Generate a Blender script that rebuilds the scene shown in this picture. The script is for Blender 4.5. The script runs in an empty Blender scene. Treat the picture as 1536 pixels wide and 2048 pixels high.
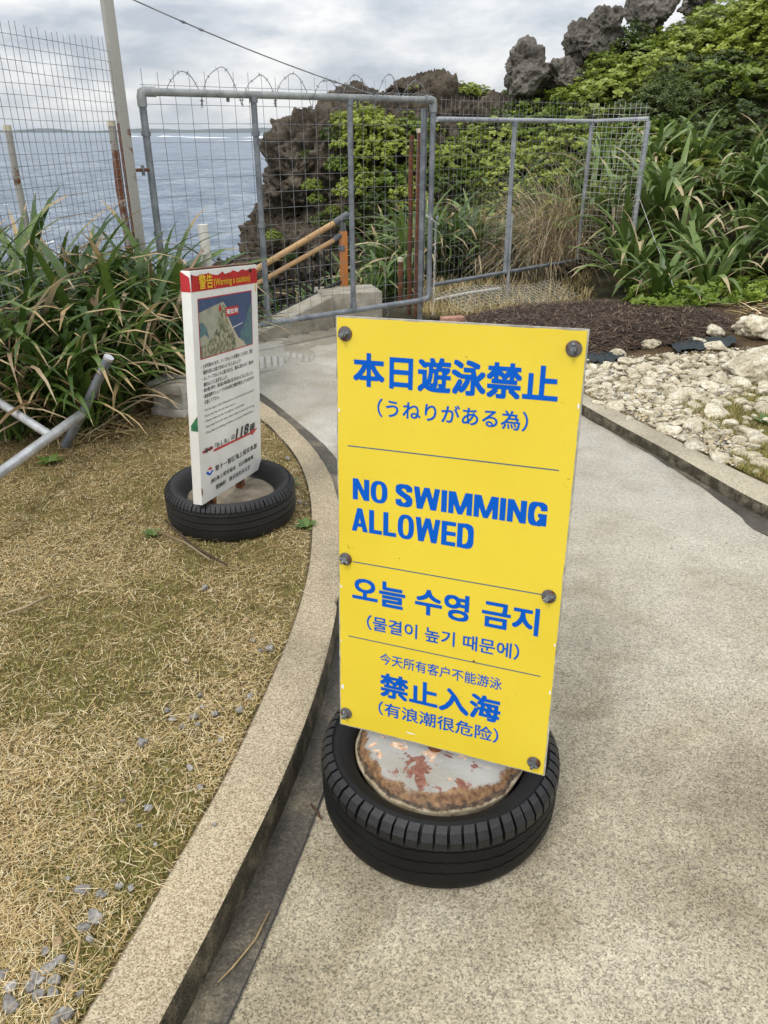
import bpy, bmesh, math, random
import numpy as np
from mathutils import Vector, Matrix, Euler, noise
random.seed(7); rng = np.random.default_rng(7)
scene = bpy.context.scene
COL = scene.collection
R = math.radians

# ------------------------------------------------------------------ camera
FPX, CAMH = 1538.0, 1.6
PITCH = math.atan((1024 - 263) / FPX)
cam = bpy.data.cameras.new('camera'); camo = bpy.data.objects.new('camera', cam); COL.objects.link(camo)
cam.sensor_fit = 'VERTICAL'; cam.sensor_height = 24.0; cam.lens = 24.0 * FPX / 2048.0
cam.clip_start = 0.05; cam.clip_end = 60000
camo.location = (0, 0, CAMH); camo.rotation_euler = (math.pi / 2 - PITCH, 0, 0)
scene.camera = camo

# ------------------------------------------------------------------ world, sun, exposure
SUN_AZ, SUN_EL = R(215), R(52)          # compass-like: direction the light comes from
world = bpy.data.worlds.new('World'); scene.world = world; world.use_nodes = True
wn = world.node_tree; wn.nodes.clear()
def wnode(t, **k):
    n = wn.nodes.new(t)
    for a, b in k.items(): setattr(n, a, b)
    return n
w_out = wnode('ShaderNodeOutputWorld'); w_mix = wnode('ShaderNodeMixShader')
w_bs = wnode('ShaderNodeBackground'); w_bc = wnode('ShaderNodeBackground')
w_sky = wnode('ShaderNodeTexSky', sky_type='NISHITA', sun_disc=False, sun_elevation=SUN_EL, sun_rotation=SUN_AZ)
w_tc = wnode('ShaderNodeTexCoord'); w_map = wnode('ShaderNodeMapping'); w_map.inputs['Scale'].default_value = (1.0, 1.0, 2.7)
w_map.inputs['Location'].default_value = (0.35, 0.2, 0.1)
w_n = wnode('ShaderNodeTexNoise'); w_n.inputs['Scale'].default_value = 6.0; w_n.inputs['Detail'].default_value = 8; w_n.inputs['Roughness'].default_value = 0.56; w_n.inputs['Distortion'].default_value = 0.12
w_r = wnode('ShaderNodeValToRGB')
els = w_r.color_ramp.elements
els[0].position = 0.37; els[0].color = (0.52, 0.57, 0.64, 1)
els[1].position = 0.60; els[1].color = (0.98, 0.98, 0.98, 1)
e = els.new(0.49); e.color = (0.74, 0.77, 0.81, 1)
w_sep = wnode('ShaderNodeSeparateXYZ'); w_m = wnode('ShaderNodeMath', operation='MULTIPLY_ADD')
w_m.inputs[1].default_value = 1.1; w_m.inputs[2].default_value = 0.86
w_cl = wnode('ShaderNodeMath', operation='MAXIMUM'); w_cl.inputs[1].default_value = 0.0
L = wn.links.new
L(w_tc.outputs['Generated'], w_map.inputs['Vector']); L(w_map.outputs[0], w_n.inputs['Vector']); L(w_n.outputs['Fac'], w_r.inputs['Fac'])
L(w_tc.outputs['Generated'], w_sep.inputs[0]); L(w_sep.outputs['Z'], w_cl.inputs[0]); L(w_cl.outputs[0], w_m.inputs[0])
L(w_r.outputs['Color'], w_bc.inputs['Color']); L(w_m.outputs[0], w_bc.inputs['Strength'])
L(w_sky.outputs[0], w_bs.inputs['Color']); w_bs.inputs['Strength'].default_value = 0.1
w_mix.inputs[0].default_value = 0.94
L(w_bs.outputs[0], w_mix.inputs[1]); L(w_bc.outputs[0], w_mix.inputs[2]); L(w_mix.outputs[0], w_out.inputs['Surface'])

sun = bpy.data.lights.new('sun', 'SUN'); suno = bpy.data.objects.new('sun', sun); COL.objects.link(suno)
sun.energy = 1.5; sun.angle = R(18); sun.color = (1.0, 0.96, 0.9)
sd = Vector((math.sin(SUN_AZ) * math.cos(SUN_EL), math.cos(SUN_AZ) * math.cos(SUN_EL), math.sin(SUN_EL)))
suno.rotation_euler = sd.to_track_quat('Z', 'Y').to_euler(); suno.location = (0, 0, 20)

vs = scene.view_settings
vs.view_transform = 'Standard'; vs.look = 'None'; vs.gamma = 1.0; vs.use_curve_mapping = False; vs.exposure = 0.12

# ------------------------------------------------------------------ pixel -> place
_F = np.array([0, math.cos(PITCH), -math.sin(PITCH)]); _U = np.array([0, math.sin(PITCH), math.cos(PITCH)])
_C = np.array([0, 0, CAMH])
def ray(x, y): return _F + (x - 768) / FPX * np.array([1., 0, 0]) - (y - 1024) / FPX * _U
def gz(x, y, z=0.0):
    d = ray(x, y); return _C + d * ((z - CAMH) / d[2])
def gy(x, y, Y):
    d = ray(x, y); return _C + d * (Y / d[1])
def gplane(x, y, p, n):
    d = ray(x, y); n = np.array(n); return _C + d * (np.dot(np.array(p) - _C, n) / np.dot(d, n))

# ------------------------------------------------------------------ materials
MATS = {}
class NT:
    def __init__(s, name):
        s.m = bpy.data.materials.new(name); s.m.use_nodes = True; s.t = s.m.node_tree
        s.b = s.t.nodes['Principled BSDF']; MATS[name] = s.m
    def n(s, t, inp=None, **k):
        n = s.t.nodes.new(t)
        for a, b in k.items(): setattr(n, a, b)
        for a, b in (inp or {}).items():
            if hasattr(b, 'is_linked') or isinstance(b, bpy.types.NodeSocket): s.t.links.new(b, n.inputs[a])
            else: n.inputs[a].default_value = b
        return n
    def pos(s, kind='Object'): return s.n('ShaderNodeTexCoord').outputs[kind]
    def wpos(s): return s.n('ShaderNodeNewGeometry').outputs['Position']
    def noise(s, scale, vec, detail=4, rough=.55, dist=0.):
        return s.n('ShaderNodeTexNoise', {'Vector': vec, 'Scale': scale, 'Detail': detail, 'Roughness': rough, 'Distortion': dist}).outputs['Fac']
    def vor(s, scale, vec, feature='F1'):
        return s.n('ShaderNodeTexVoronoi', {'Vector': vec, 'Scale': scale}, feature=feature).outputs[0]
    def grain(s, scale, vec, jit=.3):
        wob = s.n('ShaderNodeVectorMath', {0: vec, 1: s.n('ShaderNodeVectorMath', {0: s.n('ShaderNodeTexNoise', {'Vector': vec, 'Scale': scale * .8, 'Detail': 2.}).outputs['Color'], 3: jit / scale}, operation='SCALE').outputs[0]}).outputs[0]
        v = s.n('ShaderNodeTexVoronoi', {'Vector': wob, 'Scale': scale}); r = s.n('ShaderNodeSeparateColor', {0: v.outputs['Color']}).outputs[0]
        return s.math('ADD', s.math('MULTIPLY', r, .62), s.math('MULTIPLY', s.noise(scale * .35, vec, 4, .7), .38))
    def ramp(s, fac, stops):
        r = s.n('ShaderNodeValToRGB', {'Fac': fac}); el = r.color_ramp.elements
        for i, (p, c) in enumerate(stops):
            if not isinstance(c, tuple): c = (c, c, c)
            e_ = el[i] if i < 2 else el.new(p)
            e_.position = p; e_.color = (*c, 1)
        return r.outputs['Color']
    def mix(s, fac, a, b, mode='MIX'):
        n = s.n('ShaderNodeMix', data_type='RGBA', blend_type=mode)
        for k, v in ((0, fac), (6, a), (7, b)):
            if isinstance(v, bpy.types.NodeSocket): s.t.links.new(v, n.inputs[k])
            elif isinstance(v, tuple): n.inputs[k].default_value = (*v, 1)
            else: n.inputs[k].default_value = v
        return n.outputs[2]
    def math(s, op, a, b=0.):
        return s.n('ShaderNodeMath', {0: a, 1: b}, operation=op).outputs[0]
    def set(s, **k):
        for a, v in k.items():
            a = {'color': 'Base Color', 'rough': 'Roughness', 'metal': 'Metallic', 'spec': 'Specular IOR Level', 'normal': 'Normal', 'sub': 'Subsurface Weight', 'coat': 'Coat Weight'}[a]
            if isinstance(v, bpy.types.NodeSocket): s.t.links.new(v, s.b.inputs[a])
            elif isinstance(v, tuple): s.b.inputs[a].default_value = (*v, 1)
            else: s.b.inputs[a].default_value = v
        return s
    def bump(s, h, strength=.4, dist=.01):
        s.set(normal=s.n('ShaderNodeBump', {'Height': h, 'Strength': strength, 'Distance': dist}).outputs[0]); return s

def simple(name, c, rough=.5, metal=0., var=.15, scale=20, bump=.1, c2=None):
    t = NT(name); p = t.wpos(); n = t.noise(scale, p, 5)
    c2 = c2 or tuple(v * (1 - 2 * var) for v in c)
    t.set(color=t.mix(t.ramp(n, [(.3, 0.), (.7, 1.)]), c2, c), rough=rough, metal=metal)
    t.bump(t.noise(scale * 6, p, 3), bump, .004); return t.m

def m_concrete():
    t = NT('path_concrete'); p = t.wpos()
    big = t.noise(1.1, p, 5, .6); mid = t.noise(7, p, 4); sp = t.grain(270, p); sp2 = t.noise(60, p, 5, .7)
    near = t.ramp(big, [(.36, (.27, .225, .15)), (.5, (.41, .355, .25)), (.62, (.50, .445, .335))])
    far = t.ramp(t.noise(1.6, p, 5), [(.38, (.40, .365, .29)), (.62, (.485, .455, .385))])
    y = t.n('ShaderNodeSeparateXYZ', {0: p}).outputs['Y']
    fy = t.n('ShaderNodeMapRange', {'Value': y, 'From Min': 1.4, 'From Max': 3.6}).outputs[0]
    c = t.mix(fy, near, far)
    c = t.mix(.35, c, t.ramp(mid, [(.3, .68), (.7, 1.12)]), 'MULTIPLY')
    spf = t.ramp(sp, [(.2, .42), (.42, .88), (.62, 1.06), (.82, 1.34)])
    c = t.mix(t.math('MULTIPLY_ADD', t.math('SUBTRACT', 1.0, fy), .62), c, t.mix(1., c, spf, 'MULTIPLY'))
    c = t.mix(.35, c, t.ramp(sp2, [(.35, .55), (.65, 1.3)]), 'MULTIPLY')
    pit = t.math('MULTIPLY', t.ramp(t.noise(38, p, 2, .5), [(.66, 0.), (.70, 1.)]), t.ramp(t.noise(1.7, t.n('ShaderNodeVectorMath', {0: p, 1: (5., 2., 0)}).outputs[0], 3), [(.46, 0.), (.58, 1.)]))
    c = t.mix(t.math('MULTIPLY', pit, .55), c, (.12, .095, .06))
    stn = t.ramp(t.noise(2.3, t.n('ShaderNodeVectorMath', {0: p, 1: (1.3, 7.7, 0)}).outputs[0], 6, .62, .6), [(.52, 0.), (.66, 1.)])
    c = t.mix(t.math('MULTIPLY', stn, .45), c, t.mix(1., c, (.58, .52, .42), 'MULTIPLY'))
    wetm = t.ramp(t.noise(1.4, p, 3, .5, .4), [(.46, 0.), (.50, 1.)])
    wy = t.n('ShaderNodeMapRange', {'Value': y, 'From Min': 4.4, 'From Max': 5.0}).outputs[0]
    wet = t.math('MULTIPLY', wetm, wy)
    c = t.mix(t.math('MULTIPLY', wet, .35), c, (.25, .21, .15))
    t.set(color=c, rough=t.n('ShaderNodeMapRange', {'Value': wet, 'To Min': .85, 'To Max': .06}).outputs[0])
    bs = t.n('ShaderNodeMapRange', {'Value': wet, 'To Min': .55, 'To Max': .02}).outputs[0]
    t.set(normal=t.n('ShaderNodeBump', {'Height': t.math('ADD', sp, t.math('MULTIPLY', mid, .6)), 'Strength': bs, 'Distance': .006}).outputs[0])
    return t.m
def m_kerb(name, a, b, c3, sc=70):
    t = NT(name); p = t.wpos(); n = t.grain(sc, p); big = t.noise(2.2, p, 4)
    c = t.ramp(n, [(.2, a), (.45, b), (.8, c3)])
    c = t.mix(.7, c, t.ramp(big, [(.3, .55), (.6, 1.1)]), 'MULTIPLY')
    # upright face mixed to dark brown, mottled by noise, keyed to the face normal
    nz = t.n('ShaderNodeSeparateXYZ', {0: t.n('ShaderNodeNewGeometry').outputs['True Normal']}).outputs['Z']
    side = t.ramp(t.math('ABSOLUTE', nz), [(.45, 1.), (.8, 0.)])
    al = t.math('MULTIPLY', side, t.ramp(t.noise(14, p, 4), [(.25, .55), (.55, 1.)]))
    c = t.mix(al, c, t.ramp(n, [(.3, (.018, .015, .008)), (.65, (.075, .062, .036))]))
    t.set(color=c, rough=.9); t.bump(t.math('ADD', n, t.noise(50, p, 3)), .8, .006); return t.m
def m_gutter():
    t = NT('gutter_concrete'); p = t.wpos(); n = t.grain(200, p); b = t.noise(2.6, p, 5, .6)
    c = t.ramp(b, [(.32, (.038, .032, .024)), (.52, (.085, .073, .055)), (.64, (.22, .185, .125))])
    t.set(color=t.mix(.7, c, t.ramp(n, [(.2, .5), (.55, .95), (.85, 1.6)]), 'MULTIPLY'), rough=.7); t.bump(t.noise(70, p, 4), .8, .008); return t.m
def m_rock(name, cols, sc=3., bump=.8, fine=26):
    t = NT(name); p = t.wpos(); n = t.noise(sc, p, 8, .62, .3); v = t.noise(fine, p, 6, .65)
    c = t.ramp(n, [(.3, cols[0]), (.5, cols[1]), (.7, cols[2])])
    c = t.mix(.75, c, t.ramp(v, [(.34, .42), (.5, .95), (.66, 1.3)]), 'MULTIPLY')
    rnd = t.n('ShaderNodeObjectInfo').outputs['Random']
    c = t.mix(.6, c, t.ramp(rnd, [(0., .75), (1., 1.15)]), 'MULTIPLY')
    t.set(color=c, rough=.92, spec=.2); t.bump(t.math('ADD', n, t.math('MULTIPLY', v, .6)), bump, .09 if sc < 5 else .03); return t.m
def m_leaf(name, a, b, tip=None, tipat=.8, sheen=.35):
    t = NT(name); rnd = t.n('ShaderNodeObjectInfo').outputs['Random']
    at = t.n('ShaderNodeAttribute', attribute_name='along').outputs['Fac']
    n = t.noise(40, t.wpos(), 3)
    c = t.ramp(rnd, [(0., a), (1., b)])
    c = t.mix(.5, c, t.ramp(n, [(.3, .7), (.7, 1.2)]), 'MULTIPLY')
    if tip:
        thr = t.math('ADD', at, t.math('MULTIPLY', t.math('SUBTRACT', rnd, .5), .5))
        f = t.ramp(t.math('ADD', thr, t.math('MULTIPLY', t.math('SUBTRACT', n, .5), .25)), [(tipat, 0.), (min(1., tipat + .12), 1.)])
        c = t.mix(f, c, tip)
    t.set(color=c, rough=.38, spec=.4)
    tr = t.n('ShaderNodeBsdfTranslucent'); t.t.links.new(c, tr.inputs['Color'])
    mx = t.n('ShaderNodeMixShader', {0: .22}); out = t.t.nodes['Material Output']
    t.t.links.new(t.b.outputs[0], mx.inputs[1]); t.t.links.new(tr.outputs[0], mx.inputs[2]); t.t.links.new(mx.outputs[0], out.inputs[0])
    return t.m
def m_blade(name):
    t = NT(name); c = t.n('ShaderNodeAttribute', attribute_name='tint').outputs['Color']
    t.set(color=c, rough=.6, spec=.25); return t.m
def m_soil(name, cols, sc=6, fine=60, bump=.6):
    t = NT(name); p = t.wpos(); n = t.noise(sc, p, 6, .6); v = t.noise(fine, p, 4, .6)
    c = t.ramp(n, [(.3, cols[0]), (.5, cols[1]), (.7, cols[2])])
    t.set(color=t.mix(.7, c, t.ramp(v, [(.3, .45), (.65, 1.25)]), 'MULTIPLY'), rough=.95, spec=.15); t.bump(v, bump, .02); return t.m
def m_galv(name, a=(.13, .145, .16), b=(.27, .29, .31), rough=.5, metal=.35):
    t = NT(name); p = t.wpos(); n = t.noise(9, p, 6, .65); f = t.noise(70, p, 3)
    c = t.mix(.4, t.ramp(n, [(.35, a), (.65, b)]), t.ramp(f, [(.3, .7), (.7, 1.2)]), 'MULTIPLY')
    t.set(color=c, rough=rough, metal=metal); t.bump(f, .15, .003); return t.m
def m_rusty(name, paint, amount=.5, rust=((.055, .018, .008), (.22, .075, .025)), sc=9):
    t = NT(name); p = t.wpos(); n = t.noise(sc, p, 7, .65, .2); f = t.noise(60, p, 4, .6)
    r = t.ramp(f, [(.3, rust[0]), (.7, rust[1])])
    m = t.ramp(n, [(amount - .03, 1.), (amount + .03, 0.)])
    t.set(color=t.mix(m, paint, r), rough=.75); t.bump(t.math('ADD', n, f), .35, .006); return t.m
def m_hubcap():
    t = NT('painted_rusty_cap'); p = t.wpos(); n = t.noise(15, p, 7, .65, .3); f = t.noise(70, p, 4, .6); g = t.noise(20, t.n('ShaderNodeVectorMath', {0: p, 1: (3.1, 1.7, .4)}).outputs[0], 5, .6, .3)
    pa = t.ramp(t.noise(6, p, 4), [(.3, (.27, .26, .23)), (.7, (.37, .36, .33))])
    c = t.mix(t.ramp(n, [(.545, 0.), (.565, 1.)]), pa, t.ramp(f, [(.35, (.13, .045, .03)), (.65, (.28, .12, .085))]))
    c = t.mix(t.ramp(g, [(.585, 0.), (.61, 1.)]), c, t.ramp(f, [(.35, (.42, .20, .11)), (.6, (.75, .55, .38))]))
    at = t.n('ShaderNodeAttribute', attribute_name='rim').outputs['Fac']
    ra = t.math('ADD', at, t.math('MULTIPLY', t.math('SUBTRACT', t.noise(22, p, 5, .65), .5), .55))
    rust = t.ramp(f, [(.35, (.10, .045, .018)), (.65, (.30, .17, .075))]); crk = t.ramp(f, [(.4, (.03, .018, .01)), (.65, (.13, .075, .035))]); crm = t.ramp(f, [(.35, (.30, .235, .14)), (.65, (.48, .41, .29))])
    c = t.mix(t.ramp(ra, [(.30, 0.), (.36, 1.)]), c, rust); c = t.mix(t.ramp(ra, [(.52, 0.), (.58, 1.)]), c, crk); c = t.mix(t.ramp(ra, [(.70, 0.), (.78, 1.)]), c, crm)
    t.set(color=c, rough=.6); t.bump(t.math('ADD', n, f), .4, .008); return t.m
def m_tyre():
    t = NT('tyre_rubber'); p = t.wpos(); n = t.noise(9, p, 5); f = t.noise(120, p, 3)
    t.set(color=t.ramp(n, [(.3, (.004, .004, .0042)), (.7, (.011, .011, .0115))]), rough=t.ramp(n, [(.3, .5), (.7, .7)]), spec=.22); t.bump(f, .12, .002); return t.m
def m_yellow():
    t = NT('yellow_board_film'); p = t.wpos(); n = t.noise(3, p, 4); s = t.noise(70, p, 3, .5, 1.5); s2 = t.noise(16, p, 3)
    c = t.ramp(n, [(.3, (.74, .555, .034)), (.7, (.80, .615, .048))])
    sc = t.math('MULTIPLY', t.ramp(s, [(.70, 0.), (.73, 1.)]), t.ramp(s2, [(.5, 0.), (.6, 1.)]))
    c = t.mix(t.math('MULTIPLY', sc, .8), c, (.22, .16, .03))
    t.set(color=c, rough=.33, spec=.4); t.bump(t.noise(12, p, 2), .06, .01); return t.m
def m_sea():
    t = NT('sea_water'); p = t.wpos()
    st = t.n('ShaderNodeVectorMath', {0: p, 1: (1.1, .8, 1.0)}, operation='MULTIPLY').outputs[0]
    big = t.noise(.05, st, 4, .6); w1 = t.noise(.16, st, 7, .68, .4); w2 = t.noise(1.1, st, 4, .6)
    fo = t.noise(.26, t.n('ShaderNodeVectorMath', {0: st, 1: (37., 11., 0)}).outputs[0], 6, .7, .5)
    foam = t.ramp(fo, [(.66, 0.), (.69, 1.)])
    c = t.ramp(t.math('ADD', t.math('ADD', t.math('MULTIPLY', big, .25), t.math('MULTIPLY', w1, .4)), t.math('MULTIPLY', t.noise(.55, st, 5, .7, .3), .35)), [(.42, (.045, .08, .13)), (.5, (.12, .165, .22)), (.58, (.26, .31, .36))])
    t.set(color=t.mix(t.math('MULTIPLY', foam, .9), c, (.8, .82, .84)), rough=t.math('ADD', .34, t.math('MULTIPLY', foam, .5)), spec=.22)
    t.bump(t.math('ADD', w1, t.math('MULTIPLY', w2, .35)), .9, 1.6); return t.m
def m_aerial():
    t = NT('aerial_land_print'); p = t.wpos(); n = t.noise(55, p, 6, .7)
    t.set(color=t.ramp(n, [(.38, (.03, .04, .025)), (.5, (.22, .22, .13)), (.62, (.45, .42, .30))]), rough=.5); return t.m

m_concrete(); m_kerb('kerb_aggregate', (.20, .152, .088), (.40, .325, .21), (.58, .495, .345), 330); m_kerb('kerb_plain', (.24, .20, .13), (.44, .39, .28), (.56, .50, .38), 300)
m_gutter(); m_hubcap(); m_tyre(); simple('tyre_tread', (.0125, .0125, .0135), .45, 0, .3, 60, .4); simple('tyre_dusty', (.017, .0165, .0165), .6, 0, .3, 9, .15, (.008, .008, .008)); m_yellow(); m_sea(); m_aerial()
m_soil('lawn_soil', ((.12, .085, .033), (.22, .16, .065), (.31, .235, .105)), 14, 130, 1.)
m_soil('mulch', ((.026, .017, .012), (.06, .040, .028), (.105, .072, .05)), 8, 70, 1.)
m_soil('sandy_bed', ((.16, .13, .07), (.36, .31, .19), (.50, .45, .32)), 4, 45, .9)
m_soil('mossy_turf', ((.055, .055, .018), (.11, .10, .035), (.22, .18, .08)), 5, 50)
m_soil('hill_soil', ((.02, .02, .012), (.045, .042, .022), (.09, .075, .045)), 2.5, 30, 1.)
m_rock('limestone_dark', ((.035, .027, .019), (.10, .08, .057), (.20, .165, .125)), 2.2, 1., 13)
m_rock('limestone_grey', ((.06, .053, .045), (.17, .152, .13), (.32, .29, .255)), 2.6, 1., 16)
m_rock('limestone_pale', ((.34, .28, .18), (.64, .57, .42), (.84, .79, .66)), 9., .9, 50)
m_rock('pebble_grey', ((.15, .14, .13), (.26, .245, .228), (.46, .44, .41)), 25., .3, 150)
m_rock('pebble_tan', ((.28, .18, .09), (.42, .30, .17), (.6, .5, .36)), 25., .3, 150)
m_leaf('strap_leaf', (.034, .078, .012), (.13, .20, .04), (.46, .33, .17), .93)
m_leaf('strap_leaf_bright', (.08, .135, .028), (.22, .30, .085), (.45, .36, .2), .97)
m_leaf('dead_leaf', (.20, .13, .065), (.62, .50, .32))
m_leaf('dry_grass_blade', (.24, .17, .09), (.58, .46, .29))
m_leaf('shrub_leaf', (.15, .22, .03), (.36, .41, .07))
m_leaf('shrub_leaf_dark', (.055, .085, .02), (.12, .16, .035))
m_leaf('groundcover_leaf', (.16, .25, .03), (.33, .42, .07))
m_leaf('weed_leaf', (.07, .14, .025), (.14, .22, .05))
m_blade('grass_blade')
m_galv('galvanised'); m_galv('galvanised_bright', (.25, .27, .29), (.46, .48, .50), .42, .3); m_galv('grey_paint_pipe', (.20, .215, .215), (.36, .375, .36), .55, .05)
m_galv('wire', (.14, .145, .15), (.32, .33, .34), .5, .4); m_galv('silver_pipe', (.42, .43, .44), (.66, .67, .68), .35, .45)
m_galv('pale_wire', (.40, .40, .38), (.62, .62, .60), .5, .2)
m_rusty('rusty_post', (.30, .28, .24), .56); m_rusty('rust_heavy', (.085, .04, .022), .52); m_rusty('post_paint', (.33, .32, .285), .38, sc=5); m_rusty('rusty_bolt', (.11, .105, .10), .47, sc=60); m_rusty('white_post_paint', (.62, .60, .54), .36, sc=6)
m_rusty('orange_post_paint', (.46, .165, .035), .33, sc=6); m_rusty('dark_rust_leg', (.10, .06, .04), .6, sc=14)
simple('white_board_film', (.80, .79, .75), .4, 0, .05, 6, .06, (.66, .64, .58)); simple('white_edge', (.78, .76, .68), .6, 0, .12, 30)
simple('plate_edge', (.55, .52, .44), .7, 0, .3, 40)
simple('red_film', (.52, .022, .025), .4, 0, .12, 10, .06); simple('blue_print', (.0, .105, .55), .7, 0, .06, 10, .03); MATS['blue_print'].node_tree.nodes['Principled BSDF'].inputs['Specular IOR Level'].default_value = .15; simple('line_print', (.05, .13, .22), .5, 0, .1)
simple('yellow_print', (.85, .55, .03), .4, 0, .05); simple('black_print', (.03, .03, .032), .5, 0, .1); simple('white_print', (.85, .85, .85), .5, 0, .05)
simple('sea_print', (.055, .085, .19), .45, 0, .2, 25, .0, (.04, .07, .13)); simple('reef_print', (.42, .39, .28), .45, 0, .15, 30, 0, (.24, .27, .22)); simple('teal_print', (.10, .21, .19), .45, 0, .2, 45, 0, (.06, .11, .16)); simple('beach_print', (.5, .45, .33), .5, 0, .1, 40)
simple('green_film', (.04, .22, .09), .45, 0, .3, 40); simple('tan_rail', (.50, .30, .13), .5, 0, .12, 12); simple('grey_fitting', (.12, .13, .14), .55, 0, .2); simple('black_bar', (.012, .012, .013), .5, 0, .2)
simple('block_concrete', (.60, .57, .50), .9, 0, .2, 14, .4, (.28, .26, .21)); simple('wall_concrete', (.42, .39, .32), .9, 0, .2, 9, .5, (.24, .21, .15)); simple('tyre_fill', (.29, .255, .19), .9, 0, .2, 14, .8, (.13, .095, .06))
simple('fabric_black', (.018, .03, .034), .7, 0, .3, 20, .5); simple('brick_pink', (.48, .25, .18), .9, 0, .2, 20, .3); simple('straw', (.48, .34, .16), .7, 0, .25, 40); simple('cream_cap', (.68, .62, .46), .7, 0, .15, 30)
simple('paint_white', (.8, .8, .78), .6, 0, .1, 60); simple('chip', (.10, .065, .04), .9, 0, .4, 60); simple('headland_green', (.06, .085, .07), .9, 0, .3, .004, 0); simple('foam', (.85, .87, .88), .9, 0, .03, .05, 0)
simple('orange_leaf', (.40, .17, .05), .6, 0, .3, 30)

# ------------------------------------------------------------------ mesh helpers
def origin_of(p):
    v = Vector((0, 0, 0))
    while p is not None: v += p.location; p = p.parent
    return v
def tag(o, label=None, cat=None, group=None, kind=None):
    for k, v in (('label', label), ('category', cat), ('group', group), ('kind', kind)):
        if v: o[k] = v
    return o
def empty(name, loc, label, cat, group=None):
    o = bpy.data.objects.new(name, None); COL.objects.link(o); o.location = Vector(loc); o.empty_display_size = .05
    return tag(o, label, cat, group)
def link(name, me, mat, parent=None, loc=None, smooth=False):
    o = bpy.data.objects.new(name, me); COL.objects.link(o)
    if mat and not me.materials: me.materials.append(MATS[mat])
    if parent: o.parent = parent
    if loc is not None: o.location = Vector(loc)
    return o
class MB:
    def __init__(s): s.v = []; s.f = []
    def add(s, vs_, fs): b = len(s.v); s.v += [tuple(map(float, p)) for p in vs_]; s.f += [tuple(i + b for i in f) for f in fs]; return s
    def box(s, c, size, M=None, bev=0.):
        hx, hy, hz = [q / 2 for q in size]; b = bev; pts = []; 
        if b <= 0:
            pts = [(x, y, z) for z in (-hz, hz) for y in (-hy, hy) for x in (-hx, hx)]
            fs = [(0, 2, 3, 1), (4, 5, 7, 6), (0, 1, 5, 4), (2, 6, 7, 3), (0, 4, 6, 2), (1, 3, 7, 5)]
        else:
            bm = bmesh.new(); bmesh.ops.create_cube(bm, size=1.)
            for v in bm.verts: v.co = Vector((v.co.x * size[0], v.co.y * size[1], v.co.z * size[2]))
            bmesh.ops.bevel(bm, geom=bm.edges[:], offset=b, segments=2, affect='EDGES', profile=.6)
            bm.verts.index_update(); pts = [tuple(v.co) for v in bm.verts]; fs = [tuple(v.index for v in f.verts) for f in bm.faces]; bm.free()
        c = Vector(c); M = M or Matrix.Identity(3)
        return s.add([c + M @ Vector(p) for p in pts], fs)
    def tube(s, pts, r, n=10, cap=True):
        pts = [Vector(p) for p in pts]; rs = r if isinstance(r, (list, tuple)) else [r] * len(pts)
        t0 = (pts[1] - pts[0]).normalized(); a = t0.orthogonal().normalized(); vv = []
        for i, p in enumerate(pts):
            t = (pts[min(i + 1, len(pts) - 1)] - pts[max(i - 1, 0)]).normalized()
            a = (a - t * a.dot(t)).normalized(); b = t.cross(a)
            vv += [p + (a * math.cos(2 * math.pi * k / n) + b * math.sin(2 * math.pi * k / n)) * rs[i] for k in range(n)]
        fs = [(i * n + k, i * n + (k + 1) % n, (i + 1) * n + (k + 1) % n, (i + 1) * n + k) for i in range(len(pts) - 1) for k in range(n)]
        if cap: fs += [tuple(range(n - 1, -1, -1)), tuple((len(pts) - 1) * n + k for k in range(n))]
        return s.add(vv, fs)
    def lathe(s, prof, c, n=48, fn=None):
        vv = []
        for i in range(n):
            a = 2 * math.pi * i / n
            for j, (r, z) in enumerate(prof):
                if fn: r, z = fn(a, j, r, z)
                vv.append((c[0] + r * math.cos(a), c[1] + r * math.sin(a), c[2] + z))
        m = len(prof)
        fs = [(i * m + j, ((i + 1) % n) * m + j, ((i + 1) % n) * m + j + 1, i * m + j + 1) for i in range(n) for j in range(m - 1)]
        return s.add(vv, fs)
    def prism(s, poly, h0, h1):   # poly in xy
        n = len(poly)
        return s.add([(p[0], p[1], h0) for p in poly] + [(p[0], p[1], h1) for p in poly],
                     [tuple(range(n - 1, -1, -1)), tuple(range(n, 2 * n))] + [(i, (i + 1) % n, n + (i + 1) % n, n + i) for i in range(n)])
    def mesh(s, name, org=Vector((0, 0, 0)), smooth=False):
        me = bpy.data.meshes.new(name); me.from_pydata([(p[0] - org[0], p[1] - org[1], p[2] - org[2]) for p in s.v], [], s.f)
        if smooth:
            me.polygons.foreach_set('use_smooth', [True] * len(me.polygons))
            if smooth == 'auto': me.set_sharp_from_angle(angle=R(40))
        me.update(); return me
    def build(s, name, mat, parent=None, smooth=False, at_base=False):
        org = origin_of(parent) if parent else Vector((0, 0, 0)); loc = None
        if at_base and not parent:
            a = np.array(s.v); loc = Vector(((a[:, 0].min() + a[:, 0].max()) / 2, (a[:, 1].min() + a[:, 1].max()) / 2, a[:, 2].min())); org = loc
        return link(name, s.mesh(name, org, smooth), mat, parent, loc)
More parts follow.
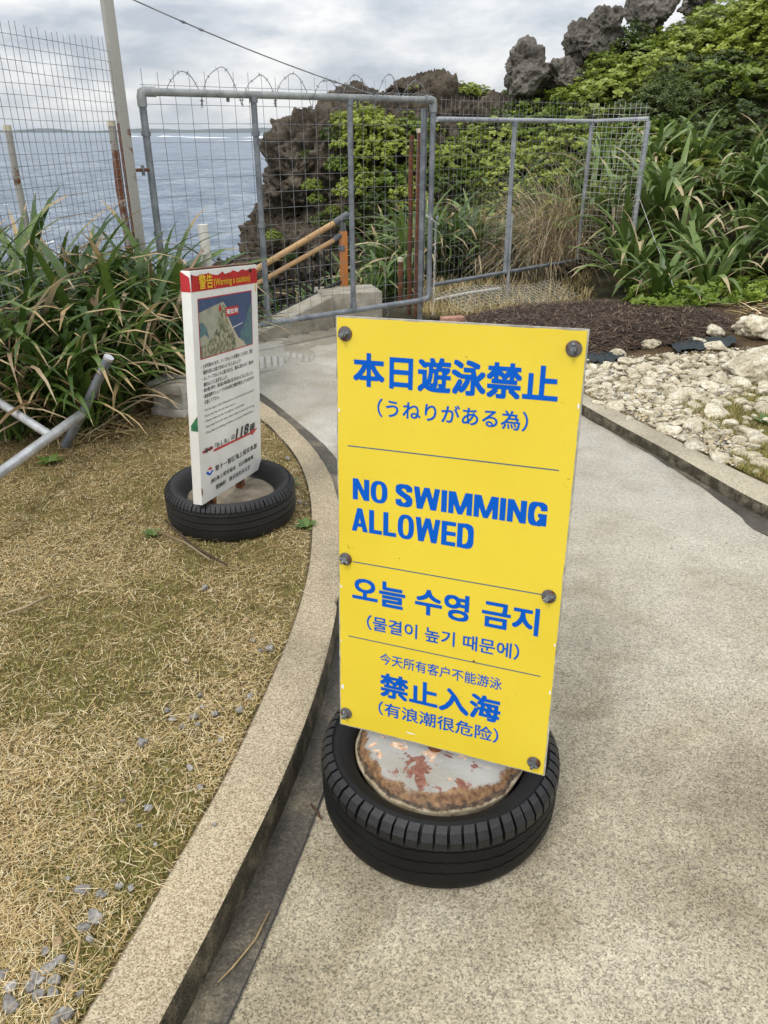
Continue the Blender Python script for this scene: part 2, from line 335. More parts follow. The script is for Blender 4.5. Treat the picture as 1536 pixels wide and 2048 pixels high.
def np_mesh(name, V, Fq, Ft, mat, tint=None, along=None):
    """fast mesh: V (n,3); Fq (m,4); Ft (k,3)"""
    me = bpy.data.meshes.new(name); me.vertices.add(len(V)); me.vertices.foreach_set('co', np.ascontiguousarray(V, dtype=np.float32).ravel())
    nq, nt = len(Fq), len(Ft); me.loops.add(nq * 4 + nt * 3); me.polygons.add(nq + nt)
    li = np.concatenate([np.asarray(Fq, dtype=np.int32).ravel(), np.asarray(Ft, dtype=np.int32).ravel()]); me.loops.foreach_set('vertex_index', li)
    st = np.concatenate([np.arange(nq) * 4, nq * 4 + np.arange(nt) * 3]).astype(np.int32); me.polygons.foreach_set('loop_start', st)
    me.update(calc_edges=True); me.validate()
    if tint is not None:
        a = me.attributes.new('tint', 'FLOAT_COLOR', 'POINT'); a.data.foreach_set('color', np.ascontiguousarray(tint, dtype=np.float32).ravel())
    if along is not None:
        a = me.attributes.new('along', 'FLOAT', 'POINT'); a.data.foreach_set('value', np.ascontiguousarray(along, dtype=np.float32))
    me.materials.append(MATS[mat]); return me
def catmull(P, k=8):
    P = [np.array(p, float) for p in P]; Q = [2 * P[0] - P[1]] + P + [2 * P[-1] - P[-2]]; out = []
    for i in range(1, len(Q) - 2):
        for j in range(k):
            t = j / k; a, b, c, d = Q[i - 1:i + 3]
            out.append(.5 * (2 * b + (c - a) * t + (2 * a - 5 * b + 4 * c - d) * t * t + (3 * b - a - 3 * c + d) * t ** 3))
    out.append(P[-1]); return np.array(out)
def resample(P, n):
    P = np.array(P); d = np.r_[0, np.cumsum(np.linalg.norm(np.diff(P, axis=0), axis=1))]; t = np.linspace(0, d[-1], n)
    return np.stack([np.interp(t, d, P[:, k]) for k in range(P.shape[1])], 1)
def fbm(p, s, oct_=4): return noise.fractal(Vector(p) * s, 1.0, 2.1, oct_, noise_basis='PERLIN_ORIGINAL')
def smooth(a, b, x): t = min(1., max(0., (x - a) / (b - a))); return t * t * (3 - 2 * t)

# ------------------------------------------------------------------ setting: curves of kerbs, in plan
ZL, ZR = .10, .065
kl_in_px = [(319, 2048), (378, 1938), (451, 1806), (497, 1696), (542, 1614), (583, 1523), (629, 1400), (657, 1306), (672, 1240), (684, 1150), (685, 1060), (672, 971), (657, 936), (640, 909), (617, 882), (589, 852), (560, 829), (521, 800), (470, 766), (420, 740)]
kl_out_px = [(155, 2048), (228, 1924), (296, 1806), (360, 1705), (433, 1582), (479, 1491), (520, 1400), (560, 1312), (579, 1268), (594, 1217), (608, 1180), (622, 1090), (621, 1010), (617, 981), (605, 936), (589, 909), (566, 880), (539, 852), (522, 839), (470, 805), (410, 770)]
kr_in_px = [(890, 640), (950, 676), (1040, 734), (1110, 777), (1166, 808), (1233, 849), (1327, 893), (1405, 939), (1483, 986), (1536, 1026)]
kr_out_px = [(925, 634), (980, 672), (1060, 722), (1120, 760), (1170, 788), (1256, 830), (1327, 865), (1424, 912), (1536, 974)]
def plan(px, z): return np.array([gz(x, y, z)[:2] for x, y in px])
def ext(P, head=None, tail=None):
    P = list(P)
    if head is not None: P = [np.array(q) for q in head] + P
    if tail is not None: P = P + [np.array(q) for q in tail]
    return np.array(P)
KL_in = plan(kl_in_px, ZL); KL_out = plan(kl_out_px, ZL)
d0 = KL_in[0] - KL_in[2]; d0 = d0 / np.linalg.norm(d0)
KL_in = resample(catmull(ext(KL_in, head=[KL_in[0] + d0 * 1.4]), 5), 160); KL_out = resample(catmull(ext(KL_out, head=[KL_out[0] + d0 * 1.4]), 5), 160)
KR_in = plan(kr_in_px, ZR); KR_out = plan(kr_out_px, ZR)
KR_in = resample(catmull(ext(KR_in, tail=[(2.42, 2.35), (2.62, 1.5), (2.68, .5), (2.6, -.6)]), 6), 140)
KR_out = resample(catmull(ext(KR_out, tail=[(2.60, 2.35), (2.80, 1.5), (2.86, .5), (2.78, -.6)]), 6), 140)

def relax(P, k=6):
    P = P.copy()
    for _ in range(k): P[1:-1] = .25 * P[:-2] + .5 * P[1:-1] + .25 * P[2:]
    return P
KL_in, KL_out, KR_in, KR_out = relax(KL_in, 30), relax(KL_out, 30), relax(KR_in, 60), relax(KR_out, 60)
def kerb(name, Pin, Pout, z, seed):
    mb = MB(); n = len(Pin)
    for i in range(n):
        a, b = Pin[i], Pout[i]; t = (b - a) / np.linalg.norm(b - a)
        w = .0012 * fbm((i * .15, seed, 0), 1.) + .0012 * fbm((i * .9, seed, 3), 1.)
        chip = max(0, fbm((i * .31, seed + 5, 0), 1.) - .38) * .06
        dz = .004 * fbm((i * .2, seed + 9, 0), 1.)
        a2 = a + t * w
        for q, zz in ((a2 - t * .002, -.02), (a2 - t * .002, z * .5), (a2 + t * chip * .4, z - .014 - chip), (a2 + t * (.004 + chip), z - .004 - chip * .4), (a2 + t * (.014 + chip), z + dz), ((a + b) / 2, z + dz + .002), (b - t * .012, z + dz), (b, z - .01), (b + t * .002, -.02)):
            mb.v.append((q[0], q[1], zz))
    m = 9
    for i in range(n - 1):
        for j in range(m - 1): mb.f.append((i * m + j, i * m + j + 1, (i + 1) * m + j + 1, (i + 1) * m + j))
    return mb
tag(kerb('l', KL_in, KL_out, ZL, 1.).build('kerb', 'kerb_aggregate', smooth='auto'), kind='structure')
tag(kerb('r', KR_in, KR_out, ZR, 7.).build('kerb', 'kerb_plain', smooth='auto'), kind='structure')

# gutter strips beside the kerbs
gl_px = [(456, 2048), (524, 1901), (579, 1760), (638, 1623), (668, 1520), (700, 1400), (722, 1290), (735, 1180), (735, 1080), (712, 980), (671, 917), (650, 893), (617, 864), (582, 837), (548, 807), (519, 786), (470, 757), (420, 731)]
GL = plan(gl_px, 0.); GL = relax(resample(catmull(ext(GL, head=[GL[0] + d0 * 1.4]), 5), 160), 30)
gr_px = [(880, 655), (945, 694), (1035, 752), (1105, 796), (1166, 832), (1248, 880), (1327, 926), (1405, 978), (1483, 1034), (1536, 1075)]
GR = resample(catmull(ext(plan(gr_px, 0.), tail=[(2.16, 2.3), (2.34, 1.5), (2.4, .5), (2.3, -.6)]), 6), 140)
def strip(A, B, z, k=3):
    mb = MB(); n = len(A)
    for i in range(n):
        for j in range(k + 1): q = A[i] * (1 - j / k) + B[i] * (j / k); mb.v.append((q[0], q[1], z - .0))
    for i in range(n - 1):
        for j in range(k): mb.f.append((i * (k + 1) + j, i * (k + 1) + j + 1, (i + 1) * (k + 1) + j + 1, (i + 1) * (k + 1) + j))
    return mb
tag(strip(KL_in + 0, GL, .004).build('gutter', 'gutter_concrete'), kind='structure')
jit = np.array([[.012 * fbm((i * .35, 2, 0), 1.), .02 * fbm((i * .3, 8, 0), 1.)] for i in range(140)])
tag(strip(KR_in, GR + jit, .004).build('gutter', 'gutter_concrete'), kind='structure')
# open joint between gutter and slab (a dark gap about 1 cm wide)
J = np.array([GL[i] for i in range(len(GL))]); Jn = np.stack([np.gradient(J[:, 1]), -np.gradient(J[:, 0])], 1); Jn /= np.linalg.norm(Jn, axis=1)[:, None]
wj = np.array([.003 + .004 * abs(fbm((i * .2, 4, 4), 1.)) for i in range(len(J))])[:, None]
tag(strip(J, J + Jn * wj, .006, 1).build('joint_gap', 'black_bar'), kind='structure')

# path slab: one sheet under kerbs and beds
mb = MB(); NX, NY = 60, 70
for j in range(NY + 1):
    for i in range(NX + 1):
        x = -5 + 10 * i / NX; y = -2 + 9.3 * j / NY; mb.v.append((x, y, 0.0))
for j in range(NY):
    for i in range(NX):
        # leave out cells well beyond the gate on the sea side and behind the fence
        x = -5 + 10 * (i + .5) / NX; y = -2 + 9.3 * (j + .5) / NY
        if y > 6.95 + .8 * (x + .5): continue
        a = j * (NX + 1) + i; mb.f.append((a, a + 1, a + NX + 2, a + NX + 1))
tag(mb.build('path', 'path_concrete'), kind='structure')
def seg(a, b, w, z, name, mat):
    a = np.array(a[:2]); b = np.array(b[:2]); t = (b - a) / np.linalg.norm(b - a); n = np.array([-t[1], t[0]]) * w / 2
    m = MB(); m.add([(*(a - n), z), (*(b - n), z), (*(b + n), z), (*(a + n), z)], [(0, 1, 2, 3)]); return tag(m.build(name, mat), kind='structure')
seg(gz(500, 706), gz(690, 667), .008, .004, 'joint_gap', 'black_bar')

# lawn: from kerb outer edge to the left
def x_kerb(y): return np.interp(y, KL_out[:60, 1], KL_out[:60, 0])
def lawn_z(x, y): return ZL - .012 + .012 * fbm((x, y, 0), 1.3) + .008 * fbm((x, y, 2), 5)
mb = MB(); n = len(KL_out); K = 40
for i in range(n):
    a = KL_out[i]
    tgt = np.array([-4.2, -1.5 + 7.6 * (i / (n - 1)) ** 1.1])
    for j in range(K + 1):
        q = a * (1 - (j / K) ** 1.3) + tgt * (j / K) ** 1.3
        mb.v.append((q[0], q[1], lawn_z(q[0], q[1]) if j else ZL - .012))
for i in range(n - 1):
    for j in range(K): mb.f.append((i * (K + 1) + j, (i + 1) * (K + 1) + j, (i + 1) * (K + 1) + j + 1, i * (K + 1) + j + 1))
lawn = tag(mb.build('lawn', 'lawn_soil', smooth=True), kind='structure')

# ------------------------------------------------------------------ gate line (from the bottom rail, 0.2 m above the slab)
G0 = gz(400, 668, .2)[:2]; G1 = gz(858, 598, .2)[:2]
GD = (G1 - G0) / np.linalg.norm(G1 - G0); GN = np.array([GD[1], -GD[0]])      # GN towards the camera side
def gate_pt(px, py): return gplane(px, py, (*G0, 0), (*GN, 0))
# ground: hill, cliff edge, ground under the plants
AX = [-14, -4, -2.6, -2.1, -1.6, -.5, .9, 1.8, 3, 4, 5, 6, 9, 14]; AZ = [-13, -12, -9, -3.0, .3, 1.5, 1.7, 1.65, 1.85, 2.3, 2.75, 3.2, 4.2, 4.4]
def ground_h(x, y):
    s = (x - G0[0]) * (-GN[0]) + (y - G0[1]) * (-GN[1])      # >0 beyond the gate / fence line
    amp = np.interp(x, AX, AZ)
    lo, hi = (10.6, 13.6) if x < 1.5 else (10.6 - 1.8 * smooth(1.5, 3.5, x), 13.6 + .6 * smooth(1.5, 4, x))
    h = -.03 + amp * smooth(lo, hi, y) if amp > 0 else -.03 + amp * smooth(8.2, 12, y)
    h += .55 * smooth(7.5, 9.6, y) * smooth(1.9, 3.3, x) * (1 - smooth(lo, hi, y))
    h += .10 * smooth(1.4, 3.2, x) * smooth(2.2, 4.5, y)
    if y > 15.5: h -= (y - 15.5) * 1.2
    # sea side drop
    dl = smooth(.25, 2.0, -(x + 2.3)) * smooth(3.2, 5.0, y)
    h -= 13 * max(0., smooth(.6, 4.5, -(x + 2.6))) * smooth(3.0, 4.6, y + .25 * (-x))
    if s > .55 and x < .3: h -= 1.2 * smooth(.55, 2.2, s) * smooth(.3, -.7, x)
    if x < -2 and s > .3: h -= 5 * smooth(.3, 2., s)
    if h > .05: h += .12 * fbm((x, y, 0), .9, 4) * smooth(.1, 1., h)
    return h
mb = MB(); NX, NY = 130, 120; X0, X1, Y0, Y1 = -12, 14, -3, 22
for j in range(NY + 1):
    for i in range(NX + 1):
        x = X0 + (X1 - X0) * i / NX; y = Y0 + (Y1 - Y0) * j / NY; mb.v.append((x, y, ground_h(x, y) - (.02 if y < 7.4 and x < 3 else 0)))
for j in range(NY):
    for i in range(NX): a = j * (NX + 1) + i; mb.f.append((a, a + 1, a + NX + 2, a + NX + 1))
tag(mb.build('ground', 'hill_soil', smooth=True), kind='structure')

# sea, far land and surf
mb = MB(); ys = [-60, 5, 20, 40, 80, 150, 300, 600, 1200, 2500, 5000, 10000, 20000]
for y in ys:
    for x in np.linspace(-1, 1, 9): mb.v.append((x * (200 + abs(y) * 1.3), y, -13.))
for j in range(len(ys) - 1):
    for i in range(8): a = j * 9 + i; mb.f.append((a, a + 1, a + 10, a + 9))
tag(mb.build('sea', 'sea_water'), kind='structure')
def ridge(name, mat, x0, x1, y, base, h, seed, n=120, depth=400):
    m = MB()
    for i in range(n + 1):
        t = i / n; x = x0 + (x1 - x0) * t; hh = base + h * (.55 + .6 * fbm((t * 6, seed, 0), 1., 5)) * min(1, 6 * t, 6 * (1 - t) + .15)
        m.v += [(x, y, -13.5), (x, y + depth * .3, -13 + hh * .8), (x, y + depth * .6, -13 + hh), (x, y + depth, -13.5)]
    for i in range(n):
        for j in range(3): a = i * 4 + j; m.f.append((a, a + 4, a + 5, a + 1))
    return tag(m.build(name, mat, smooth=True), kind='structure')
ridge('headland', 'headland_green', -3400, 1500, 9000, 14, 62, 3., 160, 900)
ridge('headland', 'headland_green', -7000, -3500, 9500, 10, 55, 9., 80, 900)
for k, (x0, x1, y, h) in enumerate(((-520, 420, 2150, 5.0), (-430, 300, 2500, 5.5), (-900, -560, 2700, 3.), (-300, 120, 1500, 1.6))):
    m = MB(); n = 90
    for i in range(n + 1):
        t = i / n; hh = max(0.05, h * (.35 + .9 * fbm((t * 9, k * 3., 0), 1., 5))) * min(1, 8 * t, 8 * (1 - t))
        m.v += [(x0 + (x1 - x0) * t, y + 30 * fbm((t * 3, k, 5), 1.), -13.1), (x0 + (x1 - x0) * t, y + 10 + 30 * fbm((t * 3, k, 5), 1.), -13 + hh), (x0 + (x1 - x0) * t, y + 40, -13.1)]
    for i in range(n): m.f += [(i * 3, i * 3 + 3, i * 3 + 4, i * 3 + 1), (i * 3 + 1, i * 3 + 4, i * 3 + 5, i * 3 + 2)]
    tag(m.build('surf', 'foam', smooth=True), kind='structure')

# ------------------------------------------------------------------ rocks
def rock_mesh(name, sub, seed, amp=.25, sx=(1, 1, 1), freq=1.2, ridged=.5, flatten=None, mat='limestone_pale', smoothsh=True, cut=9):
    bm = bmesh.new(); bmesh.ops.create_icosphere(bm, subdivisions=sub, radius=1.)
    o = Vector((seed * 3.17, seed * 1.31, seed * .77))
    rr_ = random.Random(int(seed * 10)); cuts = []
    for _ in range(cut):
        cn = Vector((rr_.gauss(0, 1), rr_.gauss(0, 1), rr_.gauss(0, 1))).normalized(); cuts.append((cn, rr_.uniform(.55, .85)))
    for v in bm.verts:
        for cn, cd in cuts:
            e_ = v.co.dot(cn) - cd
            if e_ > 0: v.co -= cn * e_ * .92
        base_r = v.co.length
        d = v.co.normalized(); q = d * freq + o
        k = noise.fractal(q, 1., 2.1, 5, noise_basis='PERLIN_ORIGINAL') * (1 - ridged)
        k += ridged * (noise.ridged_multi_fractal(q * 1.6, .9, 2.1, 5, 1., 2., noise_basis='PERLIN_ORIGINAL') - 1.) * .5
        # angular facets
        c = noise.cell(d * 1.8 + o) * .18
        r = base_r * (1 + amp * (k + c)); v.co = Vector((d.x * r * sx[0], d.y * r * sx[1], d.z * r * sx[2]))
        if flatten is not None and v.co.z < flatten: v.co.z = flatten
    me = bpy.data.meshes.new(name); bm.to_mesh(me); bm.free()
    if smoothsh: me.polygons.foreach_set('use_smooth', [True] * len(me.polygons))
    me.materials.append(MATS[mat]); return me
# cliff: a mass of overlapping limestone lumps, one mesh
cliff_lumps = [((660, 395), 13.4, (1.15, 1.0, 1.32)), ((612, 395), 13.2, (.5, .8, 1.1)), ((540, 510), 12.8, (.42, .6, .6)), ((470, 590), 12.5, (.58, .6, .66)), ((580, 560), 12.6, (.95, .7, .95)),
               ((745, 345), 13.6, (1.1, 1.0, 1.22)), ((862, 300), 13.8, (1.1, 1.0, 1.05)), ((960, 300), 13.9, (1.0, 1.0, .93)), ((1065, 300), 13.9, (1.0, .9, .85)), ((700, 520), 12.7, (1.3, .8, .9)), ((850, 450), 12.9, (1.4, .8, .7)), ((1010, 420), 12.7, (.9, .6, .5)), ((1130, 240), 14.0, (.8, .8, .8))]
VV = []; FF = []; off = 0
for k, ((px, py), Y, r) in enumerate(cliff_lumps):
    bm = bmesh.new(); bmesh.ops.create_icosphere(bm, subdivisions=7 if k < 6 else 6, radius=1.); c = Vector(gy(px, py, Y))
    for v in bm.verts:
        d = v.co.copy(); p0 = Vector((d.x * r[0], d.y * r[1], d.z * r[2])) + c
        kk = .30 * noise.fractal(p0 * 1.1, 1., 2.1, 4) + .16 * (noise.ridged_multi_fractal(p0 * 2.2, .9, 2.1, 4, 1., 2.) - 1.) + .15 * (noise.ridged_multi_fractal(p0 * 5.5, .8, 2.2, 4, 1., 2.) - 1.)
        v.co = p0 + Vector((d.x, d.y, d.z * .8)) * (kk * .95 - .10)
    bm.verts.index_update(); VV.append(np.array([v.co[:] for v in bm.verts])); FF.append(np.array([[v.index for v in f.verts] for f in bm.faces]) + off); off += len(bm.verts); bm.free()
me = np_mesh('cliff', np.concatenate(VV), np.zeros((0, 4)), np.concatenate(FF), 'limestone_dark'); tag(link('cliff', me, None), kind='structure')
def boulder(lumps, label, mat='limestone_grey'):
    VV, FF, off = [], [], 0; c0 = Vector(gy(*lumps[0][0], lumps[0][1]))
    for (px, py), Y, r in lumps:
        rr_ = random.Random(px * 7 + py); cuts = [(Vector((rr_.gauss(0, 1), rr_.gauss(0, 1), rr_.gauss(0, 1))).normalized(), rr_.uniform(.5, .8)) for _ in range(12)]
        bm = bmesh.new(); bmesh.ops.create_icosphere(bm, subdivisions=6, radius=1.); c = Vector(gy(px, py, Y))
        for v in bm.verts:
            d = v.co.copy(); e2 = d.copy()
            for cn, cd in cuts:
                ex = e2.dot(cn) - cd
                if ex > 0: e2 -= cn * ex * .9
            p0 = Vector((e2.x * r[0], e2.y * r[1], e2.z * r[2])) * 1.38 + c
            kk = .22 * noise.fractal(p0 * 2.2, 1., 2.1, 4) + .11 * (noise.ridged_multi_fractal(p0 * 4.5, .9, 2.1, 4, 1., 2.) - 1.) + .05 * (noise.ridged_multi_fractal(p0 * 12., .9, 2.2, 3, 1., 2.) - 1.)
            v.co = p0 + d * (kk * .55 - .03) - c0
        bm.verts.index_update(); VV.append(np.array([v.co[:] for v in bm.verts])); FF.append(np.array([[v.index for v in f.verts] for f in bm.faces]) + off); off += len(bm.verts); bm.free()
    o = link('boulder', np_mesh('boulder', np.concatenate(VV), np.zeros((0, 4)), np.concatenate(FF), mat), None, None, c0); return tag(o, label, 'boulder')
boulder([((1062, 150), 13.3, (.36, .4, .33)), ((1105, 165), 13.4, (.36, .4, .30)), ((1045, 125), 13.3, (.22, .25, .2))], 'large weathered grey boulder overhanging the cliff ridge, open sky on its left')
boulder([((1160, 85), 14.0, (.28, .3, .3)), ((1200, 62), 14.0, (.22, .3, .3))], 'jagged pitted grey boulder on the hill ridge beside dark shrubs')
boulder([((1290, 35), 14.8, (.22, .25, .34)), ((1315, 22), 14.8, (.2, .25, .3))], 'upright grey rock poking up from the hilltop shrubs')
boulder([((1395, 8), 15.0, (.28, .3, .2))], 'small grey rock at the very top of the shrubby hill')
boulder([((805, 180), 13.6, (.22, .25, .14)), ((840, 182), 13.6, (.25, .25, .12))], 'dark rock knob at the crest of the sea cliff', 'limestone_dark')
def bed_z(x, y): return ZR - .01 + .10 * smooth(1.4, 3.2, x) * smooth(2.2, 4.5, y) + .05 * smooth(5.4, 6.4, y) * (1 - smooth(7.2, 7.9, y))

# ------------------------------------------------------------------ right bed: sandy rock bed, mulch
mb = MB(); n = len(KR_out); K = 36
for i in range(n):
    a = KR_out[i]; tgt = np.array([4.6, -1. + 8.8 * (1 - i / (n - 1))]) if i > 0 else np.array([4.6, 7.8])
    for j in range(K + 1):
        q = a * (1 - j / K) + tgt * (j / K); mb.v.append((q[0], q[1], (bed_z(q[0], q[1]) + .012 * fbm((q[0], q[1], 3), 4.)) if j else ZR - .01))
for i in range(n - 1):
    for j in range(K): mb.f.append((i * (K + 1) + j, i * (K + 1) + j + 1, (i + 1) * (K + 1) + j + 1, (i + 1) * (K + 1) + j))
def m_bed():
    t = NT('bed_soil'); p = t.wpos(); v = t.noise(60, p, 4, .6); n_ = t.noise(2.2, p, 5, .6)
    xy = t.n('ShaderNodeSeparateXYZ', {0: p})
    # turf takes over towards the lawn side of the bed (x large, y small)
    f = t.math('SUBTRACT', t.math('MULTIPLY', xy.outputs['X'], .9), t.math('MULTIPLY', xy.outputs['Y'], .62))
    f = t.ramp(t.math('ADD', t.math('ADD', f, 1.4), t.math('MULTIPLY', t.math('SUBTRACT', n_, .5), 1.4)), [(.35, 0.), (.75, 1.)])
    sand = t.ramp(n_, [(.3, (.10, .075, .04)), (.5, (.22, .175, .105)), (.7, (.34, .285, .19))])
    turf = t.ramp(n_, [(.3, (.05, .05, .016)), (.5, (.10, .09, .03)), (.7, (.20, .165, .075))])
    by = t.n('ShaderNodeMapRange', {'Value': t.math('ADD', xy.outputs['Y'], t.math('MULTIPLY', n_, .5)), 'From Min': 5.75, 'From Max': 6.0}).outputs[0]
    turf = t.mix(by, turf, t.ramp(n_, [(.3, (.04, .026, .015)), (.7, (.15, .10, .055))])); f = t.math('MAXIMUM', f, by)
    t.set(color=t.mix(.7, t.mix(f, sand, turf), t.ramp(v, [(.3, .45), (.65, 1.25)]), 'MULTIPLY'), rough=.95, spec=.15); t.bump(v, .9, .02)
m_bed()
bed = tag(mb.build('rock_bed', 'bed_soil', smooth=True), kind='structure')
# mulch mound: follows photo outline, thickness up to 12 cm
mul_px = [(900, 660), (955, 628), (1040, 606), (1120, 600), (1215, 606), (1300, 620), (1400, 636), (1455, 655), (1440, 680), (1370, 690), (1290, 690), (1180, 702), (1080, 720), (980, 700)]
mulP = np.array([gz(x, y, .13)[:2] for x, y in mul_px]); mc = mulP.mean(0); mb = MB(); ring = resample(np.vstack([catmull(mulP, 5), mulP[:1]]), 90)[:-1]
KK = 16; mb.v.append((mc[0], mc[1], bed_z(*mc) + .075))
for j in range(1, KK + 1):
    for i, q in enumerate(ring):
        t = j / KK; p = mc + (q - mc) * t * (1 + (.05 * fbm((i * .3, 1, 0), 1.) if j == KK else 0))
        mb.v.append((p[0], p[1], bed_z(*p) + .015 + .06 * (1 - t * t) ** .7 + .02 * fbm((p[0], p[1], 0), 5, 4) * (1.2 - t)))
nr = len(ring)
for i in range(nr): mb.f.append((0, 1 + i, 1 + (i + 1) % nr))
for j in range(KK - 1):
    for i in range(nr): a = 1 + j * nr; mb.f.append((a + i, a + nr + i, a + nr + (i + 1) % nr, a + (i + 1) % nr))
mulch = tag(mb.build('mulch_mound', 'mulch', smooth=True), kind='structure')

# ------------------------------------------------------------------ loose scatter helpers (stuff)
def blades(name, P, L_, W, az, el, bend, col, mat='grass_blade', seg_=2, parent=None):
    """strips: P (n,3) roots; arrays of length, width, azimuth, elevation, bend (radians), col (n,3)"""
    n = len(P); d = np.stack([np.cos(az), np.sin(az)], 1); side = np.stack([-np.sin(az), np.cos(az), np.zeros(n)], 1)
    V = np.zeros((n, 2 * seg_ + 1, 3)); p = P.copy(); e_ = el.copy()
    for k in range(seg_):
        w = (W * (1 - .55 * k / seg_))[:, None] * .5; V[:, 2 * k] = p - side * w; V[:, 2 * k + 1] = p + side * w
        p = p + np.concatenate([d * np.cos(e_)[:, None], np.sin(e_)[:, None]], 1) * (L_ / seg_)[:, None]; e_ = e_ + bend / seg_
    V[:, -1] = p; m = 2 * seg_ + 1; b = (np.arange(n) * m)[:, None]
    fq = np.concatenate([b + np.array([2 * k, 2 * k + 1, 2 * k + 3, 2 * k + 2]) for k in range(seg_ - 1)]) if seg_ > 1 else np.zeros((0, 4), int)
    ft = b + np.array([2 * seg_ - 2, 2 * seg_ - 1, 2 * seg_])
    tint = np.repeat(np.concatenate([col, np.ones((n, 1))], 1), m, axis=0)
    me = np_mesh(name, V.reshape(-1, 3), fq, ft, mat, tint); o = link(name, me, None, parent); o['kind'] = 'stuff'; return o
def pick(cols, n, jit=.25):
    c = np.array(cols)[rng.integers(0, len(cols), n)]; return c * (1 + jit * (rng.random((n, 1)) * 2 - 1))
DRY = [(.56, .42, .20), (.48, .345, .145), (.64, .51, .28), (.42, .29, .12), (.30, .195, .08), (.68, .58, .37)]
GRN = [(.20, .20, .045), (.25, .235, .06), (.16, .17, .04), (.30, .26, .085)]
# lawn sampling
def lawn_pts(n):
    y = .75 / (1 - rng.random(n * 3) * (1 - .75 / 5.6)); ye = .75 * (5.6 / .75) ** rng.random(n * 3); y = np.where(rng.random(n * 3) < .55, ye, y); x = -3.6 + rng.random(n * 3) * 4.2
    keep = (np.abs(x) < .62 * (y + .5) + .15); x, y = x[keep], y[keep]
    k = []
    KO = KL_out
    ymax_i = np.argmax(KO[:, 1]); 
    xe = np.interp(y, KO[:, 1], KO[:, 0]); ok = x < xe - .004
    # far part: kerb curls left
    d = np.array([np.min((KO[100:, 0] - a) ** 2 + (KO[100:, 1] - b) ** 2) for a, b in zip(x[ok], y[ok])]) if False else None
    x, y = x[ok][:n], y[ok][:n]; z = np.array([lawn_z(a, b) for a, b in zip(x, y)])
    return np.stack([x, y, z], 1)
def in_tyre(P, c, r): return (P[:, 0] - c[0]) ** 2 + (P[:, 1] - c[1]) ** 2 < r * r
WT = np.array([-.664, 3.027])
P = lawn_pts(210000); P = P[~in_tyre(P, WT, .268)]; n = len(P)
gpatch = np.array([fbm((a, b, 7), 1.6, 3) + .7 * fbm((a, b, 1), 6, 2) for a, b in P[:, :2]])
isg = rng.random(n) < np.clip(.42 + .8 * gpatch, .06, .85)
A_ = P[isg]; m = len(A_)
blades('green_grass', A_ - [0, 0, .003], .010 + .02 * rng.random(m), .0014 + .0012 * rng.random(m), rng.random(m) * 6.28, .45 + 1.0 * rng.random(m), -.9 * rng.random(m), pick(GRN, m))
B_ = P[~isg]; m = len(B_)
blades('dry_grass', B_ + np.c_[np.zeros((m, 2)), .001 + .012 * rng.random(m)], .010 + .026 * rng.random(m) ** 2, .0011 + .0012 * rng.random(m), rng.random(m) * 6.28, -.15 + .75 * rng.random(m) ** 1.5, -.7 * rng.random(m), pick(DRY, m))
P = lawn_pts(5200); P = P[~in_tyre(P, WT, .25)]; m = len(P)
blades('straw_litter', P + np.c_[np.zeros((m, 2)), .012 + .014 * rng.random(m)], .025 + .10 * rng.random(m) ** 3, .0009 + .0012 * rng.random(m) ** 2, rng.random(m) * 6.28, -.05 + .12 * rng.random(m), -.3 + .5 * rng.random(m), pick(DRY[:3] + DRY[5:], m), seg_=4)

# ------------------------------------------------------------------ stones of the bed (parts of the bed), pebbles of the lawn
stones = [rock_mesh('stone', 4, 20. + k, .30, (1, .8 + .05 * k, .5 + .05 * (k % 3)), 1.3, .5) for k in range(7)]
pebs = [rock_mesh('pebble', 3, 40. + k, .3, (1, .75, .55), 1.1, .1, mat='pebble_grey') for k in range(5)] + [rock_mesh('pebble', 3, 50. + k, .3, (1, .7, .5), 1.1, .1, mat='pebble_tan') for k in range(2)]
def put(me, name, parent, x, y, z, s, sink=.2):
    o = link(name, me, None, parent, (x, y, z + s * (.5 - sink) * .7)); o.scale = (s, s, s * (.75 + .4 * random.random())); o.rotation_euler = (random.uniform(-.35, .35), random.uniform(-.35, .35), random.uniform(0, 6.28)); return o
placed = []
def kr_side(x, y):   # distance from the outer kerb edge into the bed, >0 inside
    d = KR_out - np.array([x, y]); i = int(np.argmin((d ** 2).sum(1))); i2 = min(i + 1, len(KR_out) - 1); i1 = max(i2 - 1, 0)
    t = KR_out[i2] - KR_out[i1]; nrm = np.array([-t[1], t[0]]); nrm /= np.linalg.norm(nrm); v = np.array([x, y]) - KR_out[i]
    return float(v @ nrm)
big_px = [(1235, 702, 20), (1300, 690, 24), (1425, 700, 26), (1395, 690, 18), (1345, 712, 18), (1480, 768, 24), (1400, 745, 22), (1440, 755, 22), (1290, 725, 16), (1270, 740, 18), (1330, 735, 20), (1215, 745, 16), (1250, 765, 18), (1185, 765, 14), (1230, 800, 20), (1300, 812, 18), (1340, 845, 24), (1375, 858, 22), (1440, 818, 30), (1395, 800, 16), (1480, 800, 16), (1395, 873, 22), (1445, 898, 26), (1500, 856, 28), (1425, 862, 16), (1510, 900, 18), (1530, 912, 22), (1480, 905, 14), (1505, 805, 14), (1530, 800, 20), (1515, 925, 10), (1420, 665, 12), (1500, 830, 12), (1350, 770, 16), (1380, 775, 14), (1320, 790, 14), (1260, 820, 12), (1200, 790, 14), (1415, 780, 14), (1455, 785, 12), (1210, 720, 12), (1360, 740, 14)]
for px, py, r in big_px:
    q = gz(px, py, .12); z = bed_z(q[0], q[1]); s = r * (q[1] / math.cos(PITCH) * 1.0) / FPX * 1.02; put(random.choice(stones), 'stone', bed, q[0], q[1], z, s, .42); placed.append((q[0], q[1], s))
tries = 0; cnt = 0
